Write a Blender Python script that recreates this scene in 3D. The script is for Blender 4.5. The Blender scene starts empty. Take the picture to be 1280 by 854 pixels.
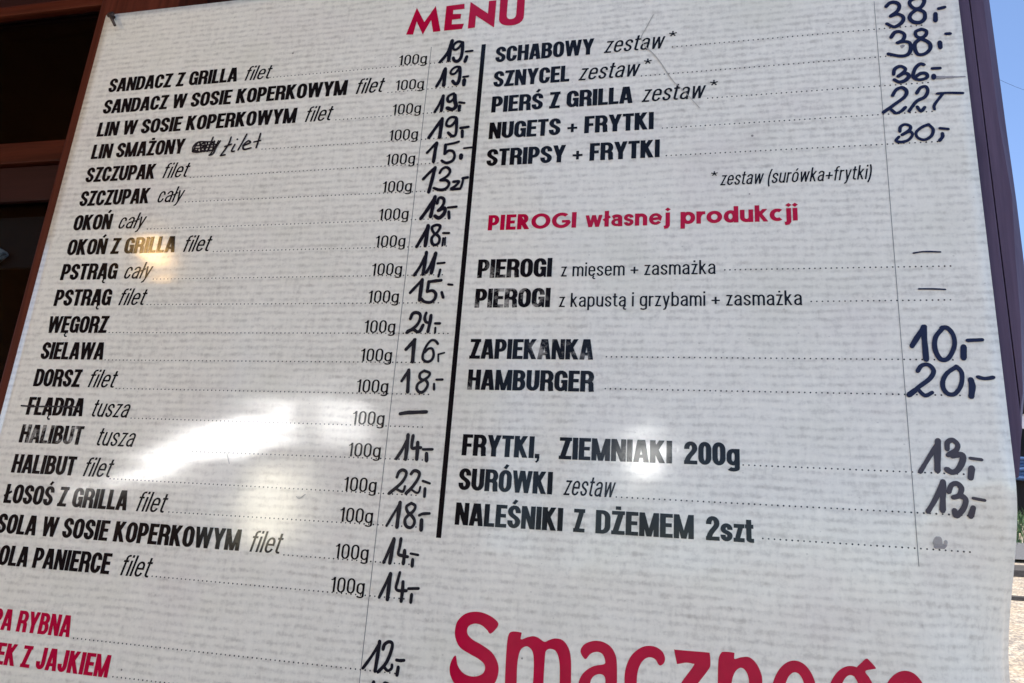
import bpy, bmesh, math, random
from mathutils import Vector, Matrix
from mathutils.geometry import delaunay_2d_cdt
random.seed(7)
SC = bpy.context.scene
COL = SC.collection

# ------------------------------------------------------------------ camera
S = 0.72            # metres per layout unit of the board
ZC = 1.75           # height of the layout origin
cam_d = bpy.data.cameras.new('camera'); cam = bpy.data.objects.new('camera', cam_d); COL.objects.link(cam)
cam_d.sensor_width = 36.0; cam_d.lens = 36.0 * 934.98 / 1280.0
cam_d.clip_start = 0.02; cam_d.clip_end = 2000
_r = Vector((0.97358192, 0.21786084, 0.06837319)); _u = Vector((-0.00260683, -0.28881409, 0.95738165)); _f = Vector((-0.22832311, 0.93226771, 0.28061625))
cam.matrix_world = Matrix(((_r.x, _u.x, -_f.x, S*0.22832), (_r.y, _u.y, -_f.y, -S*0.93227), (_r.z, _u.z, -_f.z, ZC - S*0.28062), (0, 0, 0, 1)))
SC.camera = cam

# ------------------------------------------------------------------ world, sun, exposure
SUN_EL, SUN_AZ = math.radians(56), math.radians(-84)     # high sun behind the kiosk: the board hangs in open shade
w = bpy.data.worlds.new('World'); SC.world = w; w.use_nodes = True
nt = w.node_tree; bg = nt.nodes['Background']
sky = nt.nodes.new('ShaderNodeTexSky'); sky.sky_type = 'NISHITA'; sky.sun_disc = False
sky.sun_elevation = SUN_EL; sky.sun_rotation = SUN_AZ; sky.air_density = 0.6; sky.altitude = 600; sky.dust_density = 0.0; sky.ozone_density = 0.2
nt.links.new(sky.outputs[0], bg.inputs[0]); bg.inputs[1].default_value = 0.15
sl = bpy.data.lights.new('sun', 'SUN'); sl.energy = 3.6; sl.angle = math.radians(0.5); sl.color = (1.0, 0.95, 0.87)
so = bpy.data.objects.new('sun', sl); COL.objects.link(so)
_d = Vector((math.sin(SUN_AZ)*math.cos(SUN_EL), math.cos(SUN_AZ)*math.cos(SUN_EL), math.sin(SUN_EL)))
so.rotation_euler = _d.to_track_quat('Z', 'Y').to_euler(); so.location = (0, 6, 12)
vs = SC.view_settings
vs.view_transform = 'Standard'; vs.look = 'None'; vs.exposure = 1.46; vs.gamma = 1.0
SC.render.engine = 'CYCLES'; SC.cycles.use_denoising = True
SC.cycles.max_bounces = 8

# ------------------------------------------------------------------ helpers
def bend(u, v):
    """the lower right corner of the thin panel has curled back from its post"""
    t = min(max((v - 0.155) / 0.22, 0), 1); a = t*t*(3 - 2*t)
    s = min(max((u - 0.455) / 0.125, 0), 1.2)
    return 0.078 * a * s * s
def W(u, v, d=0.0):
    return Vector((S*u, S*bend(u, v) - d, -S*v))     # board space; d = height above the print, towards the viewer
def link(name, me, mat=None, parent=None):
    o = bpy.data.objects.new(name, me); COL.objects.link(o)
    if mat: me.materials.append(mat)
    if parent: o.parent = parent
    return o
def tag(o, label=None, cat=None, group=None, kind=None):
    for k, x in (('label', label), ('category', cat), ('group', group), ('kind', kind)):
        if x: o[k] = x
    return o
def empty(name, loc=(0, 0, 0)):
    o = bpy.data.objects.new(name, None); COL.objects.link(o); o.location = loc; o.empty_display_size = 0.1
    return o
class MB:
    def __init__(s): s.v = []; s.f = []
    def add(s, vs, fs):
        n = len(s.v); s.v += [tuple(p) for p in vs]; s.f += [tuple(i + n for i in f) for f in fs]
    def box(s, x0, x1, y0, y1, z0, z1):
        s.add([(x0,y0,z0),(x1,y0,z0),(x1,y1,z0),(x0,y1,z0),(x0,y0,z1),(x1,y0,z1),(x1,y1,z1),(x0,y1,z1)],
              [(0,3,2,1),(4,5,6,7),(0,1,5,4),(1,2,6,5),(2,3,7,6),(3,0,4,7)])
    def tube(s, pts, rad, n=10, cap=True):
        pts = [Vector(p) for p in pts]; rings = []
        for i, p in enumerate(pts):
            t = (pts[min(i+1, len(pts)-1)] - pts[max(i-1, 0)]).normalized()
            a = t.cross(Vector((0.31, 0.2, 0.93))); a.normalize(); b = t.cross(a)
            r = rad[i] if isinstance(rad, (list, tuple)) else rad
            rings.append([p + (a*math.cos(6.28318*k/n) + b*math.sin(6.28318*k/n))*r for k in range(n)])
        vs = [q for r in rings for q in r]; fs = []
        for i in range(len(pts)-1):
            for k in range(n): fs.append((i*n+k, i*n+(k+1) % n, (i+1)*n+(k+1) % n, (i+1)*n+k))
        if cap: fs.append(tuple(range(n-1, -1, -1))); fs.append(tuple((len(pts)-1)*n + k for k in range(n)))
        s.add(vs, fs)
    def lathe(s, prof, c, n=28):
        vs = []; fs = []
        for r, z in prof:
            vs += [(c[0]+r*math.cos(6.28318*k/n), c[1]+r*math.sin(6.28318*k/n), c[2]+z) for k in range(n)]
        for i in range(len(prof)-1):
            for k in range(n): fs.append((i*n+k, i*n+(k+1) % n, (i+1)*n+(k+1) % n, (i+1)*n+k))
        s.add(vs, fs)
    def prism(s, out, y0, y1):
        """outline in (x, z), extruded from y0 to y1"""
        n = len(out); s.add([(x, y0, z) for x, z in out] + [(x, y1, z) for x, z in out],
            [tuple(range(n)), tuple(range(2*n-1, n-1, -1))] + [(i, i+n, (i+1) % n + n, (i+1) % n) for i in range(n)])
    def build(s, name, mat, parent=None, smooth=False, bevel=0.0, loc=None):
        me = bpy.data.meshes.new(name)
        me.from_pydata([tuple(p) for p in s.v], [], s.f)
        bm = bmesh.new(); bm.from_mesh(me); bmesh.ops.recalc_face_normals(bm, faces=bm.faces)
        if bevel:
            es = [e for e in bm.edges if e.is_manifold and e.calc_face_angle(0) > 0.5]
            bmesh.ops.bevel(bm, geom=es, offset=bevel, segments=2, affect='EDGES', profile=0.6)
        bm.to_mesh(me); bm.free()
        if smooth: me.polygons.foreach_set('use_smooth', [True]*len(me.polygons))
        o = link(name, me, mat, parent)
        if loc: o.location = loc
        return o

# ------------------------------------------------------------------ materials
def mat_new(name):
    m = bpy.data.materials.new(name); m.use_nodes = True
    t = m.node_tree; b = t.nodes['Principled BSDF']
    return m, t, b
def N(t, kind, **kw):
    n = t.nodes.new(kind)
    for k, x in kw.items():
        if k.startswith('i_'):
            key = k[2:]; key = int(key) if key.isdigit() else key.replace('_', ' ')
            n.inputs[key].default_value = x
        else: setattr(n, k, x)
    return n
def mth(t, op, a, b=None, clamp=False):
    n = t.nodes.new('ShaderNodeMath'); n.operation = op; n.use_clamp = clamp
    for i, x in enumerate((a, b)):
        if x is None: continue
        if isinstance(x, (int, float)): n.inputs[i].default_value = x
        else: t.links.new(x, n.inputs[i])
    return n.outputs[0]
def coords(t, scale, loc=(0, 0, 0), rot=(0, 0, 0)):
    tc = t.nodes.new('ShaderNodeTexCoord'); mp = t.nodes.new('ShaderNodeMapping')
    mp.inputs['Scale'].default_value = scale; mp.inputs['Location'].default_value = loc; mp.inputs['Rotation'].default_value = rot
    t.links.new(tc.outputs['Object'], mp.inputs[0]); return mp.outputs[0]
def noise(t, vec, scale, detail=3.0, rough=0.55, dist=0.0):
    n = N(t, 'ShaderNodeTexNoise', i_Scale=scale, i_Detail=detail, i_Roughness=rough, i_Distortion=dist)
    t.links.new(vec, n.inputs['Vector']); return n.outputs['Fac']
def ramp(t, fac, stops):
    r = t.nodes.new('ShaderNodeValToRGB'); t.links.new(fac, r.inputs[0]); e = r.color_ramp.elements
    while len(e) < len(stops): e.new(0.5)
    for i, (p, c) in enumerate(stops):
        e[i].position = p; e[i].color = (c[0], c[1], c[2], 1) if isinstance(c, (tuple, list)) else (c, c, c, 1)
    return r.outputs[0]
def mixc(t, fac, a, b, mode='MIX'):
    n = t.nodes.new('ShaderNodeMix'); n.data_type = 'RGBA'; n.blend_type = mode
    for sock, x in ((n.inputs[0], fac), (n.inputs[6], a), (n.inputs[7], b)):
        if isinstance(x, (int, float)): sock.default_value = x
        elif isinstance(x, (tuple, list)): sock.default_value = (x[0], x[1], x[2], 1)
        else: t.links.new(x, sock)
    return n.outputs[2]
def weave(t):
    """printed linen: wavering, broken horizontal threads, fainter vertical ones"""
    tc = t.nodes.new('ShaderNodeTexCoord'); sep = t.nodes.new('ShaderNodeSeparateXYZ'); t.links.new(tc.outputs['Object'], sep.inputs[0])
    n1 = noise(t, coords(t, (6, 6, 9)), 1.0, 3, 0.6)
    n2 = noise(t, coords(t, (55, 55, 60), (2, 8, 3)), 1.0, 2, 0.5)
    hz = mth(t, 'ADD', mth(t, 'MULTIPLY', sep.outputs[2], 2*math.pi/0.0076), mth(t, 'ADD', mth(t, 'MULTIPLY', n1, 7.0), mth(t, 'MULTIPLY', n2, 2.6)))
    a = mth(t, 'SINE', hz)
    amp = noise(t, coords(t, (62, 62, 90), (7, 2, 4)), 1.0, 3, 0.65)             # short broken dashes
    streak = noise(t, coords(t, (95, 95, 175), (2, 5, 1)), 1.0, 3, 0.62, 0.3)
    vert = noise(t, coords(t, (190, 190, 60), (1, 2, 9)), 1.0, 3, 0.6, 0.4)
    fine = noise(t, coords(t, (1, 1, 1)), 420.0, 2, 0.6)
    k = mth(t, 'MULTIPLY', a, mth(t, 'ADD', mth(t, 'MULTIPLY', mth(t, 'SUBTRACT', amp, 0.34, True), 2.4), 0.10))
    k = mth(t, 'ADD', k, mth(t, 'MULTIPLY', mth(t, 'SUBTRACT', streak, 0.5), 3.0))
    k = mth(t, 'ADD', k, mth(t, 'MULTIPLY', mth(t, 'SUBTRACT', vert, 0.5), 2.5))
    return mth(t, 'ADD', k, mth(t, 'MULTIPLY', mth(t, 'SUBTRACT', fine, 0.5), 1.5))
def gloss_bump(t, b, strength=1.0):
    g = noise(t, coords(t, (1, 1, 1)), 640.0, 2, 0.6)
    o = noise(t, coords(t, (1, 1, 1), (4, 1, 2)), 150.0, 3, 0.6)
    big = noise(t, coords(t, (1, 1, 2.2), (0.4, 0, 0.3)), 5.5, 2, 0.5)
    h = mth(t, 'ADD', mth(t, 'ADD', mth(t, 'MULTIPLY', g, 0.000015*strength), mth(t, 'MULTIPLY', o, 0.000022*strength)), mth(t, 'MULTIPLY', big, 0.0013*strength))
    bp = N(t, 'ShaderNodeBump', i_Strength=1.0, i_Distance=1.0); t.links.new(h, bp.inputs['Height']); t.links.new(bp.outputs[0], b.inputs['Normal'])

PAPER = (0.79, 0.748, 0.655)
def mat_board():
    m, t, b = mat_new('printed_linen_board')
    k = weave(t)
    f = mth(t, 'ADD', mth(t, 'MULTIPLY', k, 0.235), 0.50)
    big = noise(t, coords(t, (3.0, 3.0, 5.0), (5, 5, 5)), 1.0, 4, 0.6)
    blot = noise(t, coords(t, (16, 16, 26), (8, 1, 3)), 1.0, 4, 0.6)
    f = mth(t, 'ADD', f, mth(t, 'ADD', mth(t, 'MULTIPLY', mth(t, 'SUBTRACT', big, 0.5), 0.26), mth(t, 'MULTIPLY', mth(t, 'SUBTRACT', blot, 0.5), 0.30)))
    c = ramp(t, f, [(0.08, tuple(x*y for x, y in zip(PAPER, (0.66, 0.64, 0.63)))), (0.50, PAPER), (0.92, tuple(x*1.14 for x in PAPER))])
    tint = noise(t, coords(t, (7, 7, 9), (1, 9, 2)), 1.0, 3)
    c = mixc(t, mth(t, 'MULTIPLY', mth(t, 'SUBTRACT', tint, 0.52, True), 1.4), c, (0.62, 0.60, 0.47))
    tint2 = noise(t, coords(t, (8, 8, 7), (11, 2, 7)), 1.0, 3)
    c = mixc(t, mth(t, 'MULTIPLY', mth(t, 'SUBTRACT', tint2, 0.55, True), 1.2), c, (0.63, 0.53, 0.52))
    # fly specks and grime
    vo = N(t, 'ShaderNodeTexVoronoi', i_Scale=31.0, i_Randomness=1.0); t.links.new(coords(t, (1, 1, 1)), vo.inputs['Vector'])
    sepc = t.nodes.new('ShaderNodeSeparateColor'); t.links.new(vo.outputs['Color'], sepc.inputs[0])
    rad = mth(t, 'MULTIPLY', mth(t, 'SUBTRACT', sepc.outputs[0], 0.66, True), 0.15)
    sp = mth(t, 'MULTIPLY', mth(t, 'SUBTRACT', rad, vo.outputs['Distance']), 70.0, True)
    c = mixc(t, mth(t, 'MULTIPLY', sp, 0.75), c, (0.10, 0.085, 0.07))
    vo2 = N(t, 'ShaderNodeTexVoronoi', i_Scale=85.0, i_Randomness=1.0); t.links.new(coords(t, (1, 1, 1.3), (3, 0, 2)), vo2.inputs['Vector'])
    sep2 = t.nodes.new('ShaderNodeSeparateColor'); t.links.new(vo2.outputs['Color'], sep2.inputs[0])
    rad2 = mth(t, 'MULTIPLY', mth(t, 'SUBTRACT', sep2.outputs[1], 0.80, True), 0.5)
    sp2 = mth(t, 'MULTIPLY', mth(t, 'SUBTRACT', rad2, vo2.outputs['Distance']), 18.0, True)
    c = mixc(t, mth(t, 'MULTIPLY', sp2, 0.35), c, (0.28, 0.24, 0.20))
    t.links.new(c, b.inputs['Base Color'])
    b.inputs['Roughness'].default_value = 0.105; b.inputs['Specular IOR Level'].default_value = 0.42
    gloss_bump(t, b)
    return m
def mat_ink(name, col, rough=0.105, wear=0.0, spec=0.20):
    m, t, b = mat_new(name)
    n = noise(t, coords(t, (1, 1, 1)), 60.0, 4, 0.6)
    c = mixc(t, n, tuple(x*0.75 for x in col), tuple(min(1, x*1.25) for x in col))
    if wear:
        a = noise(t, coords(t, (1, 1, 1.3), (2, 0, 5)), 46.0, 5, 0.7)
        z = noise(t, coords(t, (1, 1, 1), (6, 0, 1)), 14.0, 2, 0.5)
        k = mth(t, 'MULTIPLY', mth(t, 'SUBTRACT', a, 0.50, True), 9.0, True)
        k = mth(t, 'MULTIPLY', k, mth(t, 'MULTIPLY', mth(t, 'SUBTRACT', z, 0.50, True), 9.0, True))
        c = mixc(t, mth(t, 'MULTIPLY', k, wear), c, (0.40, 0.37, 0.33))
    t.links.new(c, b.inputs['Base Color']); b.inputs['Roughness'].default_value = rough; b.inputs['Specular IOR Level'].default_value = spec
    gloss_bump(t, b)
    return m
def mat_wood(name, dark, light, axis='Z', rough=0.45, scale=1.0):
    m, t, b = mat_new(name)
    sc = {'Z': (38, 38, 2.2), 'X': (2.2, 38, 38), 'Y': (38, 2.2, 38)}[axis]
    sc = tuple(x*scale for x in sc)
    g = noise(t, coords(t, sc), 1.0, 6, 0.65, 0.6)
    g2 = noise(t, coords(t, tuple(x*4.5 for x in sc), (3, 1, 2)), 1.0, 3, 0.6)
    f = mth(t, 'ADD', mth(t, 'MULTIPLY', g, 0.75), mth(t, 'MULTIPLY', g2, 0.3))
    c = ramp(t, f, [(0.32, dark), (0.72, light)])
    t.links.new(c, b.inputs['Base Color']); b.inputs['Roughness'].default_value = rough; b.inputs['Specular IOR Level'].default_value = 0.08
    bp = N(t, 'ShaderNodeBump', i_Strength=0.5, i_Distance=0.0015); t.links.new(f, bp.inputs['Height']); t.links.new(bp.outputs[0], b.inputs['Normal'])
    return m
def mat_plain(name, col, rough=0.5, metal=0.0, nscale=30.0, var=0.25):
    m, t, b = mat_new(name)
    n = noise(t, coords(t, (1, 1, 1)), nscale, 4, 0.6)
    c = mixc(t, n, tuple(x*(1-var) for x in col), tuple(min(1, x*(1+var)) for x in col))
    t.links.new(c, b.inputs['Base Color']); b.inputs['Roughness'].default_value = rough; b.inputs['Metallic'].default_value = metal
    return m
def mat_lamp(name, col, power):
    m, t, b = mat_new(name)
    b.inputs['Base Color'].default_value = (0.8, 0.8, 0.78, 1); b.inputs['Emission Color'].default_value = (*col, 1); b.inputs['Emission Strength'].default_value = power
    return m

M = {}
M['board'] = mat_board()
M['black'] = mat_ink('black_print', (0.0055, 0.0052, 0.0068))
M['worn'] = mat_ink('worn_black_print', (0.0055, 0.0052, 0.0068), 0.14, 0.9)
M['thin'] = mat_ink('fine_black_print', (0.012, 0.011, 0.012))
M['dots'] = mat_ink('dot_print', (0.045, 0.042, 0.045))
M['rule'] = mat_ink('fine_rule_print', (0.20, 0.195, 0.195))
M['red'] = mat_ink('crimson_print', (0.46, 0.004, 0.040), 0.12)
M['marker'] = mat_ink('black_marker', (0.007, 0.007, 0.014), 0.28)
M['blue'] = mat_ink('sky_tinted_marker', (0.010, 0.013, 0.045), 0.28)  # blue of the reflected sky is put into the right-hand price ink
M['grey'] = mat_ink('faded_marker', (0.060, 0.052, 0.065), 0.35)
M['pen'] = mat_ink('ballpoint_ink', (0.018, 0.015, 0.02), 0.3)
M['hair'] = mat_ink('scratch_grime', (0.42, 0.395, 0.36), 0.4)
_m, _t, _b = mat_new('marker_smear'); _b.inputs['Base Color'].default_value = (0.22, 0.20, 0.22, 1); _b.inputs['Roughness'].default_value = 0.35
_n = noise(_t, coords(_t, (40, 40, 160)), 1.0, 3); _t.links.new(mth(_t, 'ADD', mth(_t, 'MULTIPLY', _n, 0.5), 0.3, True), _b.inputs['Alpha']); M['smear'] = _m
M['post'] = mat_wood('reddish_stained_wood', (0.030, 0.007, 0.004), (0.135, 0.032, 0.018), 'Z')
M['rail'] = mat_wood('reddish_stained_rail', (0.020, 0.004, 0.002), (0.110, 0.023, 0.011), 'X')
M['panel'] = mat_wood('dark_stained_panel', (0.020, 0.007, 0.006), (0.036, 0.012, 0.010), 'X')
M['fascia'] = mat_wood('violet_brown_stained_wood', (0.048, 0.035, 0.060), (0.120, 0.085, 0.132), 'Z', 0.5)
M['wall'] = mat_wood('dark_wall_boards', (0.020, 0.008, 0.007), (0.042, 0.015, 0.012), 'Z')
M['dark'] = mat_plain('dark_interior', (0.004, 0.004, 0.006), 0.8)
M['greyboard'] = mat_plain('grey_interior_panel', (0.05, 0.05, 0.056), 0.6, 0, 6)
M['steel'] = mat_plain('rusty_steel', (0.085, 0.06, 0.05), 0.5, 0.6, 300)
M['roof'] = mat_wood('roof_boards', (0.10, 0.045, 0.02), (0.24, 0.11, 0.045), 'Y')

RUNS=[('SANDACZ Z GRILLA','B',277,-7520,-5006,-4488,'dish_name'),('filet','LI',277,-4875,-4371,-4488,'dish_note'),('SANDACZ W SOSIE KOPERKOWYM','B',277,-7520,-2975,-4060,'dish_name'),('filet','LI',277,-2832,-2337,-4060,'dish_note'),('LIN W SOSIE KOPERKOWYM','B',277,-7520,-3788,-3616,'dish_name'),('filet','LI',277,-3641,-3150,-3616,'dish_note'),('LIN SMAŻONY','B',277,-7520,-5734,-3187,'dish_name'),('cały','LI',277,-5570,-5099,-3187,'dish_note'),('SZCZUPAK','B',277,-7520,-6178,-2750,'dish_name'),('filet','LI',277,-6044,-5541,-2750,'dish_note'),('SZCZUPAK','B',277,-7520,-6186,-2311,'dish_name'),('cały','LI',277,-6035,-5541,-2311,'dish_note'),('OKOŃ','B',277,-7520,-6794,-1873,'dish_name'),('cały','LI',277,-6661,-6146,-1873,'dish_note'),('OKOŃ Z GRILLA','B',277,-7520,-5507,-1437,'dish_name'),('filet','LI',277,-5371,-4870,-1437,'dish_note'),('PSTRĄG','B',277,-7520,-6467,-1006,'dish_name'),('cały','LI',277,-6338,-5824,-1006,'dish_note'),('PSTRĄG','B',277,-7520,-6465,-567,'dish_name'),('filet','LI',277,-6330,-5824,-567,'dish_note'),('WĘGORZ','B',277,-7520,-6415,-119,'dish_name'),('SIELAWA','B',277,-7520,-6368,308,'dish_name'),('DORSZ','B',277,-7520,-6673,740,'dish_name'),('filet','LI',277,-6540,-6026,740,'dish_note'),('FLĄDRA','B',277,-7520,-6499,1185,'dish_name'),('tusza','LI',277,-6356,-5679,1185,'dish_note'),('HALIBUT','B',277,-7520,-6407,1608,'dish_name'),('tusza','LI',277,-6157,-5483,1608,'dish_note'),('HALIBUT','B',277,-7520,-6409,2058,'dish_name'),('filet','LI',277,-6268,-5758,2058,'dish_note'),('ŁOSOŚ Z GRILLA','B',277,-7520,-5406,2501,'dish_name'),('filet','LI',277,-5262,-4761,2501,'dish_note'),('SOLA W SOSIE KOPERKOWYM','B',277,-7525,-3541,2929,'dish_name'),('filet','LI',277,-3398,-2908,2929,'dish_note'),('SOLA PANIERCE','B',277,-7525,-5469,3365,'dish_name'),('filet','LI',277,-5305,-4805,3365,'dish_note'),('ZUPA RYBNA','R',277,-7525,-5882,4214,'dish_name'),('ŻUREK Z JAJKIEM','R',277,-7525,-5160,4650,'dish_name'),('100g','L',186,-2151,-1686,-4521,'weight'),('100g','L',186,-2151,-1686,-4064,'weight'),('100g','L',186,-2151,-1686,-3632,'weight'),('100g','L',186,-2151,-1686,-3180,'weight'),('100g','L',186,-2151,-1686,-2765,'weight'),('100g','L',186,-2151,-1686,-2307,'weight'),('100g','L',186,-2151,-1686,-1854,'weight'),('100g','L',186,-2151,-1686,-1422,'weight'),('100g','L',186,-2151,-1686,-985,'weight'),('100g','L',186,-2151,-1686,-567,'weight'),('100g','L',186,-2151,-1686,-120,'weight'),('100g','L',186,-2151,-1686,295,'weight'),('100g','L',186,-2151,-1686,738,'weight'),('100g','L',186,-2151,-1686,1182,'weight'),('100g','L',186,-2151,-1686,1616,'weight'),('100g','L',186,-2151,-1686,2073,'weight'),('100g','L',186,-2151,-1686,2470,'weight'),('100g','L',186,-2151,-1686,2931,'weight'),('100g','L',186,-2151,-1686,3345,'weight'),('SCHABOWY','B',277,-575,928,-4427,'dish_name'),('SZNYCEL','B',277,-573,584,-3991,'dish_name'),('PIERŚ Z GRILLA','B',277,-569,1512,-3551,'dish_name'),('NUGETS + FRYTKI','B',277,-573,1815,-3105,'dish_name'),('STRIPSY + FRYTKI','B',277,-573,1904,-2659,'dish_name'),('PIEROGI','B',277,-563,487,-917,'dish_name'),('PIEROGI','B',277,-563,487,-481,'dish_name'),('ZAPIEKANKA','B',277,-576,1094,244,'dish_name'),('HAMBURGER','B',277,-566,1118,670,'dish_name'),('FRYTKI,','B',277,-564,467,1543,'dish_name'),('SURÓWKI','B',277,-570,650,1984,'dish_name'),('NALEŚNIKI','B',277,-575,802,2419,'dish_name'),('zestaw','LI',277,1075,1963,-4427,'dish_note'),('zestaw','LI',277,716,1615,-3991,'dish_note'),('zestaw','LI',277,1639,2529,-3551,'dish_note'),('*','L',277,2017,2118,-4427,'footnote_mark'),('*','L',277,1666,1768,-3991,'footnote_mark'),('*','L',277,2586,2684,-3551,'footnote_mark'),('zestaw (surówka+frytki)','LI',205,2702,4589,-2183,'footnote'),('*','L',215,2591,2670,-2183,'footnote_mark'),('z mięsem + zasmażka','L',198,614,2635,-917,'dish_note'),('z kapustą i grzybami + zasmażka','L',198,609,3671,-481,'dish_note'),('ZIEMNIAKI','B',277,711,2105,1543,'dish_name'),('200g','B',277,2247,2895,1543,'dish_name'),('zestaw','LI',249,791,1436,1984,'dish_note'),('Z','B',277,933,1073,2419,'dish_name'),('DŻEMEM','B',277,1205,2363,2419,'dish_name'),('2szt','B',277,2501,3033,2419,'dish_name'),('PIEROGI','F',236,-468,789,-1635,'section_heading'),('własnej','F',236,917,2052,-1635,'section_heading'),('produkcji','F',236,2189,3662,-1635,'section_heading')]
LEADERS=[(-4392,-4508,-1165,-4513),(-2268,-4042,-1154,-4056),(-3087,-3618,-1050,-3624),(-4297,-3175,-1165,-3172),(-5503,-2739,-1127,-2757),(-5499,-2304,-1022,-2299),(-6094,-1853,-1053,-1846),(-4815,-1432,-1058,-1414),(-5782,-994,-1074,-977),(-5793,-576,-1091,-559),(-6362,-126,-908,-112),(-6321,310,-1146,303),(-6014,748,-1099,746),(-5645,1188,-1138,1190),(-4524,1638,-1091,1624),(-5778,2073,-1129,2081),(-4715,2484,-1085,2478),(-2872,2937,-1128,2939),(-4781,3342,-1147,3353),(-5808,4217,-1165,4213),(-5077,4629,-1165,4608),(2063,-4436,5329,-4443),(1630,-3988,5372,-4000),(2549,-3543,5336,-3549),(1936,-3112,5348,-3115),(1995,-2677,5375,-2672),(2750,-971,5377,-967),(3778,-529,5339,-533),(1266,203,5300,210),(1266,625,5337,634),(2933,1527,5293,1535),(1445,1976,5303,1985),(3135,2363,5306,2372)]
RULES=[(-780,-4777,-770,2593,68),(-1635,-4817,-1608,4775,9),(4769,-4896,4761,2560,7)]
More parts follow.
